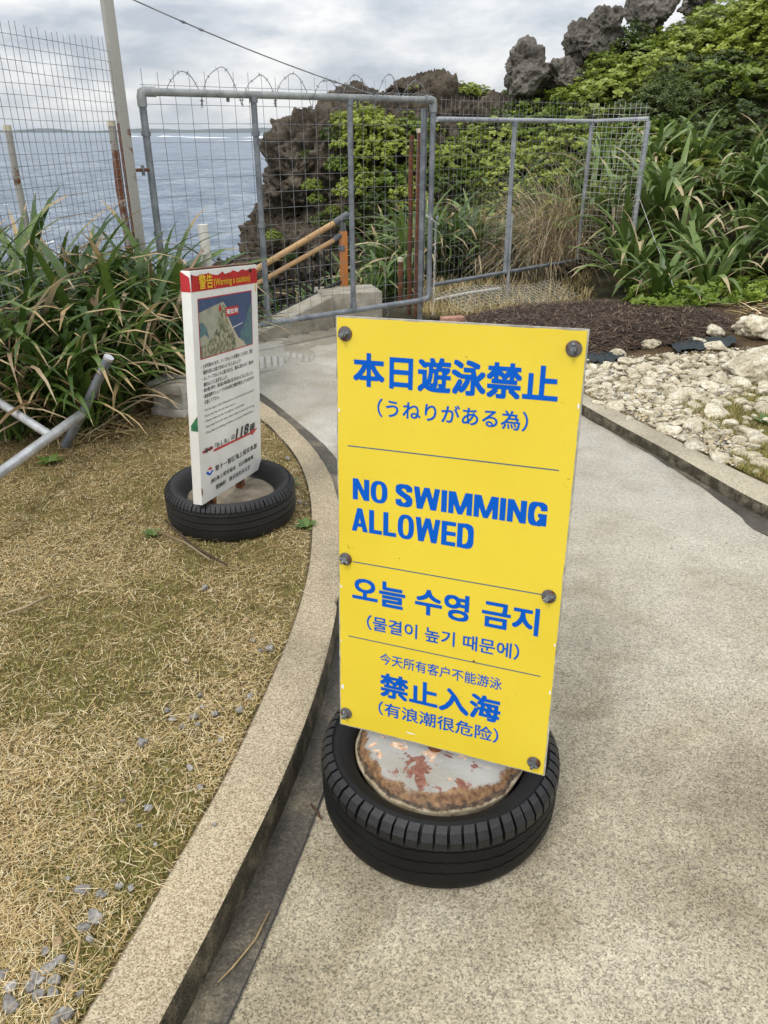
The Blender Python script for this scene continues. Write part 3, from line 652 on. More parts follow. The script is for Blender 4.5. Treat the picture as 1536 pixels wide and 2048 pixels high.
while cnt < 250 and tries < 9000:
    tries += 1; px = random.uniform(1165, 1536); py = random.uniform(695, 985) if random.random() < .35 else random.uniform(695, 810)
    q = gz(px, py, .1); sd_ = kr_side(q[0], q[1]); s = random.uniform(.022, .06) * (1.0 if random.random() < .7 else 1.5)
    turf = .9 * q[0] - .62 * q[1] + 1.0
    if sd_ < s + .02 or (turf > .12 and random.random() < .72) or q[1] > 5.6: continue
    if any((q[0] - a) ** 2 + (q[1] - b) ** 2 < (.80 * (s + c)) ** 2 for a, b, c in placed): continue
    put(random.choice(stones), 'stone', bed, q[0], q[1], bed_z(q[0], q[1]), s, .25); placed.append((q[0], q[1], s)); cnt += 1
# fine gravel: real chips, one mass
def gravel(name, n, fn, smin, smax, cols, parent=None):
    base = np.array([(1, 0, 0), (-1, 0, 0), (0, 1, 0), (0, -1, 0), (0, 0, 1), (0, 0, -1)], float); F8 = np.array([(0, 2, 4), (2, 1, 4), (1, 3, 4), (3, 0, 4), (2, 0, 5), (1, 2, 5), (3, 1, 5), (0, 3, 5)])
    C_ = fn(n); n = len(C_); S = (smin + (smax - smin) * rng.random(n) ** 2)[:, None, None]; V = base[None] * (.7 + .6 * rng.random((n, 6, 1))) * np.array([1, .8, .6]) * S
    a = rng.random(n) * 6.28; ca, sa = np.cos(a)[:, None], np.sin(a)[:, None]; V = np.stack([V[..., 0] * ca - V[..., 1] * sa, V[..., 0] * sa + V[..., 1] * ca, V[..., 2]], 2) + C_[:, None]
    tint = np.repeat(np.concatenate([pick(cols, n), np.ones((n, 1))], 1), 6, 0)
    o = link(name, np_mesh(name, V.reshape(-1, 3), np.zeros((0, 4)), ((np.arange(n) * 6)[:, None, None] + F8[None]).reshape(-1, 3), 'grass_blade', tint), None, parent); o['kind'] = 'stuff'; return o
def bed_pts(n, ylim=5.7, turfmax=.15):
    out = []
    while len(out) < n:
        px = random.uniform(1120, 1560); py = random.uniform(690, 1000); q = gz(px, py, .1)
        if q[1] < ylim and .9 * q[0] - .62 * q[1] + .95 < turfmax + .5 * fbm((q[0], q[1], 0), 1.5) and kr_side(q[0], q[1]) > .015: out.append((q[0], q[1], bed_z(q[0], q[1]) + .006))
    return np.array(out)
PALE = [(.50, .44, .31), (.62, .56, .43), (.38, .32, .21), (.28, .24, .18), (.44, .34, .17), (.32, .31, .29)]
gravel('gravel', 8000, bed_pts, .005, .017, PALE, bed)
def turf_pts(n):
    out = []
    while len(out) < n:
        px = random.uniform(1270, 1560); py = random.uniform(770, 1030); q = gz(px, py, .1)
        if .9 * q[0] - .62 * q[1] + .9 > .0 + .7 * fbm((q[0], q[1], 0), 1.5) and kr_side(q[0], q[1]) > .01: out.append((q[0], q[1], bed_z(q[0], q[1])))
    return np.array(out)
P = turf_pts(16000); m = len(P)
blades('bed_grass', P, .012 + .03 * rng.random(m), .002 + .002 * rng.random(m), rng.random(m) * 6.28, .3 + 1.1 * rng.random(m), -.8 * rng.random(m), pick(GRN + GRN + DRY[:2], m), parent=bed)
# mulch shreds
def mul_h(x, y):
    v = np.array([x, y]) - mc; a = math.atan2(v[1], v[0]); ang = np.arctan2(ring[:, 1] - mc[1], ring[:, 0] - mc[0]); i = int(np.argmin(np.abs((ang - a + math.pi) % (2 * math.pi) - math.pi))); t = np.linalg.norm(v) / np.linalg.norm(ring[i] - mc)
    return (t, bed_z(x, y) + .015 + .06 * max(0, 1 - t * t) ** .7)
out = []
while len(out) < 9000:
    q = gz(random.uniform(880, 1470), random.uniform(598, 722), .14); t, h = mul_h(q[0], q[1])
    if t < 1.0 + .06 * random.random(): out.append((q[0], q[1], h + .008))
P = np.array(out); m = len(P)
blades('mulch_shreds', P, .03 + .07 * rng.random(m), .004 + .006 * rng.random(m), rng.random(m) * 6.28, -.1 + .5 * rng.random(m), -.4 * rng.random(m), pick([(.045, .029, .02), (.075, .048, .032), (.11, .073, .048), (.034, .022, .015), (.22, .155, .10)], m), parent=mulch)
q = gz(1427, 664, .2); put(stones[2], 'stone', mulch, q[0], q[1], bed_z(q[0], q[1]) + .04, .09, .3)
# large rounded limestone rocks at the right side of the bed
for px, py, rx, lab, sd_ in ((1515, 742, .30, 'broad ridged pale limestone rock at the edge of the rock bed below the leaf litter', 61.), (1525, 678, .27, 'pale limestone rock half buried in brown leaf litter behind the rock bed', 62.)):
    q = gz(px, py, .14); me = rock_mesh('rock', 5, sd_, .3, (rx, rx * .7, rx * .5), 1.4, .6, mat='limestone_pale'); o = link('rock', me, None, None, (q[0], q[1], bed_z(q[0], q[1]) + rx * .12)); o.rotation_euler = (0, 0, .5); tag(o, lab, 'rock')
# pebbles on the lawn
peb_px = [(20, 2010, 18), (110, 1960, 14), (75, 1990, 13), (95, 1935, 14), (120, 1920, 15), (70, 1950, 12), (60, 1975, 14), (105, 1985, 12), (140, 1975, 12), (160, 1985, 10), (130, 2030, 17), (112, 2045, 12), (20, 1975, 13), (78, 1958, 12), (145, 1930, 11), (190, 1835, 17), (170, 1855, 14), (115, 1885, 14), (165, 1778, 15), (200, 1790, 11), (240, 1775, 9), (262, 1780, 9), (98, 1777, 6), (210, 1792, 8), (297, 1615, 12), (285, 1487, 14), (370, 1320, 9), (335, 1422, 8), (345, 1440, 8), (365, 1455, 8), (388, 1436, 10), (395, 1450, 8), (405, 1415, 8), (425, 1490, 8), (430, 1430, 10), (375, 1575, 8), (380, 1535, 9), (400, 1575, 8), (440, 1480, 7), (430, 1650, 6), (492, 1240, 9), (540, 1297, 11), (520, 1300, 8), (505, 1278, 7), (470, 1300, 6), (420, 1183, 10), (410, 1175, 9), (575, 915, 7), (568, 948, 7), (610, 1010, 6), (600, 1005, 6), (135, 1755, 7), (5, 1945, 10), (270, 1545, 8), (278, 1648, 7), (245, 1600, 6), (310, 1690, 6), (480, 1420, 9), (500, 1390, 8), (400, 1390, 7), (90, 1900, 9), (180, 1880, 9)]
for k, (px, py, r) in enumerate(peb_px):
    q = gz(px, py, ZL); dist = math.hypot(q[1], CAMH); s = r * dist / FPX * .95
    tan = px in (115, 492, 425, 420) or k % 9 == 8
    put(pebs[5 + k % 2] if tan else pebs[k % 5], 'pebble', lawn, q[0], q[1], lawn_z(q[0], q[1]) + .008, s, .12)

# ------------------------------------------------------------------ lettering
_txt = {}
def text_geo(s, bold=0., italic=0., res=3):
    c = bpy.data.curves.new('t', 'FONT'); c.body = s; c.resolution_u = res; c.shear = italic
    o = bpy.data.objects.new('t', c); COL.objects.link(o); dg = bpy.context.evaluated_depsgraph_get(); dg.update()
    me = o.evaluated_get(dg).to_mesh(); V = np.array([v.co[:] for v in me.vertices]); Fs = [tuple(p.vertices) for p in me.polygons]
    o.evaluated_get(dg).to_mesh_clear(); bpy.data.objects.remove(o); bpy.data.curves.remove(c)
    shifts = [(0, 0)] + ([(bold * a, bold * b) for a in (-1, 0, 1) for b in (-1, 0, 1) if a or b] if bold > 0 else [])
    VV, FF = [], []
    for k, (dx, dy) in enumerate(shifts):
        b = sum(len(v) for v in VV); W = V.copy(); W[:, 0] += dx; W[:, 1] += dy; W[:, 2] = k; VV.append(W); FF += [tuple(i + b for i in f) for f in Fs]
    return np.concatenate(VV), FF
def letters(s):
    """heavy condensed capitals, unit height; returns list of polygons groups with layer index"""
    V, F, x = [], [], 0.; lay = [0]
    def quad(*p):
        b = len(V); V.extend([(x + q[0], q[1], lay[0] % 7) for q in p]); F.append(tuple(range(b, b + len(p)))); lay[0] += 1
    def stroke(pts, w, k=10):
        C_ = catmull([(a, b, 0) for a, b in pts], k)[:, :2]; T = np.gradient(C_, axis=0); T /= np.linalg.norm(T, axis=1)[:, None]; N = np.stack([-T[:, 1], T[:, 0]], 1)
        b = len(V)
        for c_, n_, t_ in zip(C_, N, np.linspace(0, 1, len(C_))):
            wx = w * (abs(n_[0]) * 1.0 + abs(n_[1]) * .78); V.extend([(x + c_[0] + n_[0] * wx / 2, c_[1] + n_[1] * wx / 2, lay[0] % 7), (x + c_[0] - n_[0] * wx / 2, c_[1] - n_[1] * wx / 2, lay[0] % 7)])
        for i in range(len(C_) - 1): F.append((b + 2 * i, b + 2 * i + 1, b + 2 * i + 3, b + 2 * i + 2))
        lay[0] += 1
    S = .2
    for ch in s:
        if ch == ' ': x += .26; continue
        if ch == 'N': quad((0, 0), (S, 0), (S, 1), (0, 1)); quad((.44, 0), (.64, 0), (.64, 1), (.44, 1)); quad((0, 1), (.21, 1), (.64, 0), (.43, 0)); w = .64
        elif ch == 'I': quad((0, 0), (S, 0), (S, 1), (0, 1)); w = S
        elif ch == 'L': quad((0, 0), (S, 0), (S, 1), (0, 1)); quad((S, 0), (.52, 0), (.52, .17), (S, .17)); w = .52
        elif ch == 'E':
            quad((0, 0), (S, 0), (S, 1), (0, 1))
            for z in (0, .42, .83): quad((S, z), (.54, z), (.54, z + .17), (S, z + .17))
            w = .54
        elif ch == 'A': quad((0, 0), (.2, 0), (.43, 1), (.23, 1)); quad((.46, 0), (.66, 0), (.43, 1), (.23, 1)); quad((.15, .2), (.51, .2), (.48, .36), (.18, .36)); w = .66
        elif ch == 'W':
            quad((.12, 0), (.33, 0), (.2, 1), (0, 1)); quad((.12, 0), (.33, 0), (.57, 1), (.38, 1)); quad((.62, 0), (.83, 0), (.57, 1), (.38, 1)); quad((.62, 0), (.83, 0), (.95, 1), (.76, 1)); w = .95
        elif ch == 'M': quad((0, 0), (.19, 0), (.19, 1), (0, 1)); quad((.65, 0), (.84, 0), (.84, 1), (.65, 1)); quad((0, 1), (.25, 1), (.50, 0), (.34, 0)); quad((.84, 1), (.59, 1), (.34, 0), (.50, 0)); w = .84
        elif ch == 'O':
            b = len(V); k = 40
            for i in range(k):
                a = 2 * math.pi * i / k; c_, s_ = math.cos(a), math.sin(a); e_ = .78
                cx = math.copysign(abs(c_) ** e_, c_); sy = math.copysign(abs(s_) ** e_, s_); V.extend([(x + .32 + .32 * cx, .5 + .52 * sy, lay[0] % 7), (x + .32 + .115 * cx, .5 + .36 * sy, lay[0] % 7)])
            for i in range(k): j = (i + 1) % k; F.append((b + 2 * i, b + 2 * j, b + 2 * j + 1, b + 2 * i + 1))
            lay[0] += 1; w = .64
        elif ch == 'D':
            quad((0, 0), (S, 0), (S, 1), (0, 1)); stroke([(.16, .92), (.32, .92), (.47, .82), (.51, .5), (.47, .18), (.32, .08), (.16, .08)], .205); w = .615
        elif ch == 'S': stroke([(.50, .68), (.48, .84), (.31, .935), (.13, .86), (.11, .70), (.24, .56), (.40, .45), (.51, .30), (.46, .13), (.30, .065), (.13, .14), (.10, .31)], .205); w = .61
        elif ch == 'G': stroke([(.52, .66), (.49, .85), (.33, .94), (.15, .85), (.10, .5), (.15, .15), (.31, .065), (.45, .16), (.51, .34)], .205); quad((.33, .36), (.62, .36), (.62, .53), (.33, .53)); quad((.46, 0), (.62, 0), (.62, .36), (.46, .36)); w = .64
        x += w + .055
    return np.array(V), F
class Board:
    """a flat board: local u right, v up, origin bottom centre of the front; front looks along -normal"""
    def __init__(s, o, yaw, tilt, roll, W, H):
        s.M = Matrix.Rotation(yaw, 3, 'Z') @ Matrix.Rotation(tilt, 3, 'X') @ Matrix.Rotation(roll, 3, 'Y'); s.o = Vector(o); s.W, s.H = W, H
        s.n = s.M @ Vector((0, -1, 0))
    def w(s, u, v, d=0.): return s.o + s.M @ Vector((u, -d, v))       # d = in front of the face
    def uv(s, px, py):
        q = Vector(gplane(px, py, s.o, s.n)); l = s.M.transposed() @ (q - s.o); return l.x, l.z
    def slab(s, u0, u1, v0, v1, d0, d1, bev=0.):
        c = s.w((u0 + u1) / 2, (v0 + v1) / 2, (d0 + d1) / 2); return MB().box(c, (u1 - u0, abs(d1 - d0), v1 - v0), s.M, bev)
    def text(s, geo, lb, rt, d=.0012, step=.00006, keep=None):
        V, Fs = geo; u0, v0 = s.uv(*lb); u1, v1 = s.uv(*rt); mn = V[:, :2].min(0); mx = V[:, :2].max(0); mb = MB()
        if keep is not None: Fs = [f for f in Fs if keep[0] <= V[f[0]][0] < keep[1]]; idx = sorted({i for f in Fs for i in f}); mp_ = {q: k for k, q in enumerate(idx)}; V = V[idx]; Fs = [tuple(mp_[i] for i in f) for f in Fs]
        mb.add([s.w(u0 + (p[0] - mn[0]) / (mx[0] - mn[0]) * (u1 - u0), v0 + (p[1] - mn[1]) / (mx[1] - mn[1]) * (v1 - v0), d + step * p[2]) for p in V], Fs); return mb
    def poly(s, pts, d):
        n = len(pts); mb = MB(); return mb.add([s.w(u, v, d) for u, v in pts], [tuple(range(n))])

# ------------------------------------------------------------------ tyres
def tyre(parent, c, r, h, mat, nblk, chunky=True):
    hub = r * .665
    prof = [(hub, h * .45), (hub + .006, h * .62), (hub + .014, h * .74), (r * .73, h * .83), (r * .79, h * .92), (r * .86, h * .965), (r * .90, h * .945), (r * .93, h * .88)]
    prof += [(r * .95, h * .78)]
    if not chunky: prof[:6] = [(hub, h * .58), (hub + .010, h * .66), (r * .74, h * .78), (r * .80, h * .89), (r * .85, h * .95), (r * .88, h * .965)]
    for z in (.70, .53, .36): prof += [(r * .992, h * (z + .035)), (r * .994, h * (z + .012)), (r * .968, h * (z + .008)), (r * .968, h * (z - .012)), (r * .994, h * (z - .016))]
    prof += [(r * .985, h * .18), (r * .96, h * .07), (r * .90, h * .015), (r * .7, 0)]
    groove = set(range(9, 24))
    def fn(a, j, rr, z):
        if j in groove and chunky: z = z + .010 * h * 2 * (abs(((a * nblk / (2 * math.pi) * 1.0) % 1.) - .5) * 2 - .5) + .003 * math.sin(a * 7)
        return rr * (1 + .002 * math.sin(3 * a)), z
    t = MB().lathe(prof, c, 240, fn).build('tyre', mat, parent, smooth='auto')
    # shoulder blocks
    blk = MB(); wb = 2 * math.pi * r * .95 / nblk * .84
    d_ = Vector((math.cos(.0), 0, 0))
    pts = [(r * .905, h * .972), (r * .955, h * .925), (r * .992, h * .84), (r * .998, h * .735), (r * .96, h * .735), (r * .88, h * .9)]
    if not chunky: pts = [(r * .93, h * .945), (r * .965, h * .89), (r * .99, h * .82), (r * .996, h * .76), (r * .96, h * .76), (r * .90, h * .9)]
    vv = []; segs = 3
    for k in range(segs + 1):
        ya = (k / segs - .5) * wb
        for (rr, z) in pts: vv.append((math.sqrt(max(0, rr * rr - ya * ya)), ya * rr / r + (.10 * wb if rr < r * .93 else 0), z))
    m = len(pts); fs = [(k * m + i, k * m + (i + 1) % m, (k + 1) * m + (i + 1) % m, (k + 1) * m + i) for k in range(segs) for i in range(m)] + [tuple(range(m))[::-1], tuple(segs * m + i for i in range(m))]
    me = MB().add(vv, fs).mesh('tread_block'); me.materials.append(MATS['tyre_tread']); off_ = Vector(c) - origin_of(t)
    for k in range(nblk):
        o = link('tread_block', me, None, t, off_); o.rotation_euler = (0, 0, 2 * math.pi * k / nblk + random.uniform(-.004, .004))
    return t

# ------------------------------------------------------------------ yellow sign
TY = (.144, 1.516, 0.0)
SC = .52 / .5
def from_cam(p): return tuple(_C + (np.array(p) - _C) * SC)
YB = Board(from_cam((.1248, 1.3649, .3077)), -.3828, -.1041, -.0304, .52, .9733 * SC)
ysign = empty('warning_sign', TY, 'yellow no-swimming board with blue multilingual lettering on a tyre base', 'sign')
tyre(ysign, TY, .3075, .205, 'tyre_rubber', 58)
# domed cap on the wheel
prof = [(.0, .220), (.06, .220), (.13, .217), (.165, .213), (.18, .208), (.19, .202), (.196, .195), (.199, .188), (.205, .183), (.210, .178), (.2155, .174), (.217, .169), (.20, .12)]
wob = lambda a, j, r, z: (r * (1 + (.018 * fbm((math.cos(a) * 2, math.sin(a) * 2, j * .3), 1.2) if j > 4 else 0)), z - .003 * (j > 2) * fbm((math.cos(a), math.sin(a), 5), 2.))
m = MB().lathe(prof, TY, 120, wob); cap = m.build('wheel_cap', 'painted_rusty_cap', ysign, smooth=True)
a = cap.data.attributes.new('rim', 'FLOAT', 'POINT'); a.data.foreach_set('value', [(0, 0, 0, .12, .26, .34, .40, .48, .56, .66, .80, .85, .8)[j] for i in range(120) for j in range(len(prof))])
# post behind the board, foot plate with a rim of mortar
up = YB.M @ Vector((0, 0, 1)); bk = -(YB.M @ Vector((0, -1, 0)))
foot = Vector(gz(872, 1492, .222)); pt = YB.w(.02, .12, -.035); 
MB().tube([foot + Vector((0, 0, -.01)), foot + Vector((0, 0, .03)), pt, pt + up * (YB.H * .55)], .02, 10).build('post', 'rusty_post', ysign, smooth='auto')
for v in (.15, .62):
    MB().box(YB.w(0, YB.H * v + .05, -.012), (YB.W * .86, .012, .03), YB.M).build('brace', 'rusty_post', ysign)
board = YB.slab(-YB.W / 2, YB.W / 2, 0, YB.H, -.008, 0, .0).build('board', 'plate_edge', ysign)
film = MB(); ns, nv = 18, 32; e = .0025
grid = []
for j in range(nv + 1):
    for i in range(ns + 1):
        u = -YB.W / 2 + e + (YB.W - 2 * e) * i / ns; v = e + (YB.H - 2 * e) * j / nv
        if i in (0, ns): u += (1 if i == 0 else -1) * .003 * max(0, fbm((j * .6, i, 0), 1.))
        if j in (0, nv): v += (1 if j == 0 else -1) * .003 * max(0, fbm((i * .6, j, 4), 1.))
        grid.append(YB.w(u, v, .0008))
film.add(grid, [(j * (ns + 1) + i, j * (ns + 1) + i + 1, (j + 1) * (ns + 1) + i + 1, (j + 1) * (ns + 1) + i) for j in range(nv) for i in range(ns)])
film.build('face_film', 'yellow_board_film', board)
def ytext(s, lb, rt, bold, geo=None):
    geo = geo or text_geo(s, bold); xs = np.sort(geo[0][:, 0]); br = [(xs[i] + xs[i + 1]) / 2 for i in range(len(xs) - 1) if xs[i + 1] - xs[i] > .2] if ord((s or 'A')[0]) > 0xac00 else []
    for a, b in zip([-9e9] + br, br + [9e9]): YB.text(geo, lb, rt, keep=(a, b)).build('lettering', 'blue_print', board)
ytext('本日遊泳禁止', (707, 771), (1121, 733), .030)
ytext('（うねりがある為）', (755, 833), (1058, 824), .012)
ytext('', (706, 999), (1097, 1006), 0, letters('NO SWIMMING'))
ytext('', (704, 1061), (949, 1049), 0, letters('ALLOWED'))
ytext('오늘 수영 금지', (705, 1201), (1081, 1218), .027)
ytext('（물결이 높기 때문에）', (734, 1258), (1040, 1289), .014)
ytext('今天所有客户不能游泳', (760, 1327), (1005, 1357), .008)
ytext('禁止入海', (760, 1391), (1003, 1398), .029)
ytext('（有浪潮很危险）', (757, 1428), (998, 1458), .012)
for a, b in (((696, 889), (1118, 943)), ((706, 1121), (1085, 1191)), ((697, 1268), (1081, 1356))):
    u0, v0 = YB.uv(*a); u1, v1 = YB.uv(*b); YB.poly([(u0, (v0 + v1) / 2 - .0013), (u1, (v0 + v1) / 2 - .0013), (u1, (v0 + v1) / 2 + .0013), (u0, (v0 + v1) / 2 + .0013)], .0012).build('rule_line', 'line_print', board)
# paint chips at the edges
def chip(bd, px, py, ru, rv, mat, par, d=.0016, seed=0):
    u, v = bd.uv(px, py); bd.poly([(u + ru * (1 + .4 * fbm((math.cos(t), math.sin(t), seed), 1.5)) * math.cos(t), v + rv * (1 + .4 * fbm((math.cos(t), math.sin(t), seed + 3), 1.5)) * math.sin(t)) for t in np.arange(14) / 14 * 2 * math.pi], d).build('paint_chip', mat, par)
for k, (px, py, ru, rv) in enumerate(((686, 1373, .004, .007), (683, 1172, .003, .003), (822, 1466, .013, .002), (1100, 1385, .002, .006), (1110, 1290, .002, .004), (948, 1322, .003, .003), (683, 1280, .002, .002), (679, 820, .002, .005), (1157, 812, .002, .006))): chip(YB, px, py, ru, rv, 'white_print' if k != 5 else 'rusty_bolt', board, seed=k)
tilt = Matrix.Rotation(.35, 3, 'X')
for k, (px, py) in enumerate(((691, 667), (1148, 697), (692, 1117), (1098, 1192), (693, 1425), (1068, 1524))):
    u, v = YB.uv(px, py); c = YB.w(u, v, .002); Mz = YB.M @ Matrix.Rotation(math.pi / 2, 3, 'X')
    def disc(r, h, d0):
        m_ = MB(); n_ = 24; vv = [];
        for rr, hh in ((.0, h), (r * .85, h), (r, h * .6), (r, 0)): vv += [YB.w(u + rr * math.cos(2 * math.pi * i / n_), v + rr * math.sin(2 * math.pi * i / n_), d0 + hh) for i in range(n_)]
        return m_.add(vv, [(j * n_ + i, j * n_ + (i + 1) % n_, (j + 1) * n_ + (i + 1) % n_, (j + 1) * n_ + i) for j in range(3) for i in range(n_)])
    washer = disc(.0155, .003, .002).build('washer', 'rusty_bolt', ysign, smooth='auto')
    dz = .9 + .3 * math.sin(k * 2.)
    MB().tube([YB.w(u, v, .004), YB.w(u - .002, v - .004, .022)], .0035, 10).build('bolt', 'galvanised', washer, smooth='auto')
    an = .4 + k * 1.1; wg = MB().tube([YB.w(u, v, .005), YB.w(u, v, .013)], .0062, 10)
    for s_ in (-1, 1): wg.tube([YB.w(u + s_ * .004 * math.cos(an), v + s_ * .004 * math.sin(an), .008), YB.w(u + s_ * .0105 * math.cos(an), v + s_ * .0105 * math.sin(an), .015)], [.0035, .0028], 8)
    wg.build('wing_nut', 'galvanised', washer, smooth='auto')

# ------------------------------------------------------------------ white sign
TW = (WT[0], WT[1], ZL - .01)
k_ = .53 / .5
WB = Board(tuple(_C + (np.array((-.6036, 2.8221, .3228)) - _C) * k_), 1.2625, .0056, .0982, .53, .8378 * k_)
wsign = empty('warning_sign', TW, 'white warning board with red heading, map and small black text on a tyre base', 'sign')
tyre(wsign, TW, .279, .175, 'tyre_dusty', 84, chunky=False)
prof = [(0, .108), (.08, .110), (.15, .107), (.178, .104), (.19, .098), (.2, .08)]
MB().lathe(prof, TW, 90, lambda a, j, r, z: (r * (1 + .02 * fbm((math.cos(a) * 2, math.sin(a) * 2, j), 1.)), z + .004 * fbm((math.cos(a) * r * 9, math.sin(a) * r * 9, 0), 1.6))).build('concrete_fill', 'tyre_fill', wsign, smooth=True)
Tk = .04
box_ = WB.slab(-WB.W / 2, WB.W / 2, 0, WB.H, -Tk, 0, .004).build('board', 'white_board_film', wsign, smooth='auto')
for (px, py) in ((430, 1000), (487, 965)):
    u, v = WB.uv(px, py); a = WB.w(u, .04, -Tk / 2); b = Vector((a.x, a.y, TW[2] + .10)); b += (b - a) * .02
    MB().box((a + b) / 2, (.03, .03, (a - b).length), WB.M).build('leg', 'dark_rust_leg', wsign)
u0, v0 = WB.uv(381, 586); hv = WB.uv(381, 586)[1]; hv = (hv + WB.uv(512.6, 565)[1]) / 2
u0, u1 = -WB.W / 2, WB.W / 2
top_pts = [(u0 + .004, hv), (u1 - .003, hv)]; tt = []
for i in range(26):
    t = 1 - i / 25; jag = .012 + .022 * max(0, fbm((t * 9, 3, 0), 1.)) + .012 * abs(fbm((t * 30, 5, 0), 1.)); tt.append((u0 + .004 + (u1 - u0 - .007) * t, WB.H - jag))
band = WB.poly(top_pts + tt, .0009).build('heading_band', 'red_film', box_)
sd2 = MB(); sv = [WB.w(-WB.W / 2 - .0008, hv, 0.0), WB.w(-WB.W / 2 - .0008, hv, -Tk), WB.w(-WB.W / 2 - .0008, WB.H - .002, -Tk), WB.w(-WB.W / 2 - .0008, WB.H - .022, -.004)]
sd2.add(sv, [(0, 1, 2, 3)]).build('heading_band', 'red_film', box_)
WB.slab(-WB.W / 2 + .01, WB.W / 2 - .01, WB.H + .0005, WB.H + .006, -Tk + .004, -.006).build('rusty_top_edge', 'rust_heavy', box_)
def wtext(s, lb, rt, bold=0., mat='black_print', d=.0012, it=0., par=None, h=None):
    if h is None: h = .0165 if len(s) > 6 and ord(s[1]) > 255 else .0125
    V, Fs = text_geo(s, bold, it, 2); u0, v0 = WB.uv(*lb); u1, v1 = WB.uv(*rt); vm = (v0 + v1) / 2; mn = V[:, :2].min(0); mx = V[:, :2].max(0)
    MB().add([WB.w(u0 + (p[0] - mn[0]) / (mx[0] - mn[0]) * (u1 - u0), vm + ((p[1] - mn[1]) / (mx[1] - mn[1]) - .5) * h, d + .00005 * p[2]) for p in V], Fs).build('lettering', mat, par or box_)
r1 = lambda x, y: (340 + x / 6.982, 500 + y / 6.982)
r2 = lambda x, y: (360 + x / 7.315, 740 + y / 7.315)
wtext('警告', r1(400, 535), r1(588, 350), .014, 'yellow_print', .0022, h=.052)
wtext('(Warning a caution)', r1(608, 505), r1(1105, 362), .006, 'yellow_print', .0022, h=.034)
wtext('・上の写真のとおり、リーフカレントが発生しています。発生', r1(435, 1650), r1(1150, 1392), .005)
wtext('場所付近には近づかないようにしましょう！', r1(460, 1732), r1(985, 1525), .005)
wtext('・もしリーフカレントに流されたら、流れに逆らわず、流れを', r1(450, 1818), r1(1160, 1545), .005)
wtext('横切るように泳ぎましょう。', r2(345, 228), r2(690, 85), .005)
wtext('・風の強い時や、波の高い時は海に近づかないようにしましょう。', r2(330, 312), r2(1065, 25), .005)
wtext('・真栄田岬でシュノーケル中の死亡事故が発生していますので', r2(335, 408), r2(1075, 98), .005)
wtext('注意して下さい。', r2(355, 488), r2(570, 378), .005)
wtext('・On the upper side of the picture, a rip current has occurred', r2(345, 612), r2(1075, 288), 0.)
wtext('If you see this, do not swim near it.', r2(365, 692), r2(805, 480), 0.)
wtext('・Always swim across, not against, a rip current.', r2(355, 772), r2(940, 495), 0.)
wtext('・Stay away from the water when winds or waves are strong.', r2(358, 852), r2(1085, 508), 0.)
wtext('・Many fatal snorkeling accidents occurred at Maeda Point.', r2(362, 937), r2(1068, 598), 0.)
wtext('118', r2(808, 1015), r2(1005, 780), .03, it=.25, h=.046); wtext('番', r2(1012, 905), r2(1097, 768), .02, it=.2, h=.036)
wtext('海の「もしも」は', r2(345, 1178), r2(795, 978), 0.012, it=.25, d=.0024, h=.022)
wtext('第十一管区海上保安本部', r2(515, 1482), r2(1120, 1065), .007, h=.024)
wtext('(財)海上保安協会　石川警察署', r2(450, 1662), r2(1070, 1245), .007, h=.021)
wtext('恩納村　株式会社まえだ', r2(525, 1738), r2(1025, 1390), .007, h=.021)
arrow = [r2(330, 1222), r2(328, 1190), r2(482, 1112), r2(492, 1160), r2(1035, 905), r2(1030, 888), r2(1130, 840), r2(1052, 955), r2(1042, 932), r2(490, 1198), r2(480, 1150)]
A2 = [WB.uv(*q) for q in arrow]
WB.poly([A2[0], A2[10], A2[2], A2[1]], .0014).build('arrow', 'red_film', box_); WB.poly([A2[9], A2[8], A2[4], A2[3]], .0014).build('arrow', 'red_film', box_); WB.poly([A2[8], A2[7], A2[6], A2[5]], .0018).build('arrow', 'red_film', box_)
# emblem: red peaks over blue zigzag
for pl, mt in (([(405, 1455), (440, 1415), (470, 1440), (440, 1462)], 'red_film'), ([(380, 1510), (400, 1480), (435, 1515), (470, 1460), (488, 1465), (440, 1540), (400, 1530)], 'blue_print')): WB.poly([WB.uv(*r2(*q)) for q in pl], .0014).build('emblem', mt, box_)
# map print
mu0, mv0 = WB.uv(*r1(430, 1520)); mu1, mv1 = WB.uv(*r1(1130, 575))
def mp(a, b): return (mu0 + (mu1 - mu0) * a, mv0 + (mv1 - mv0) * b)
WB.poly([(mu0 - .004, mv0 - .004), (mu1 + .004, mv0 - .004), (mu1 + .004, mv1 + .004), (mu0 - .004, mv1 + .004)], .0009).build('map_frame', 'red_film', box_)
mapo = WB.poly([mp(0, 0), mp(1, 0), mp(1, 1), mp(0, 1)], .0012).build('map_print', 'sea_print', box_)
WB.poly([mp(0, .05), mp(.25, .2), mp(.45, .55), mp(.5, .78), mp(.44, .9), mp(.3, .87), mp(.12, .82), mp(0, .78)], .0015).build('map_print', 'reef_print', mapo)
WB.poly([mp(0, .35), mp(.08, .4), mp(.16, .3), mp(.12, .5), mp(.05, .62), mp(0, .6)], .0017).build('map_print', 'teal_print', mapo)
WB.poly([mp(.72, .0), mp(1, .0), mp(1, .82), mp(.9, .6), mp(.84, .4), mp(.76, .3)], .0015).build('map_print', 'teal_print', mapo)
WB.poly([mp(.62, 0), mp(.86, 0), mp(.8, .1), mp(.7, .2), mp(.62, .36), mp(.5, .66), mp(.47, .6)], .0018).build('map_print', 'beach_print', mapo)
WB.poly([mp(0, 0), mp(.66, 0), mp(.64, .2), mp(.56, .42), mp(.47, .66), mp(.5, .8), mp(.42, .84), mp(.37, .7), mp(.3, .45), mp(.2, .3), mp(.08, .22), mp(0, .2)], .0021).build('map_print', 'aerial_land_print', mapo)
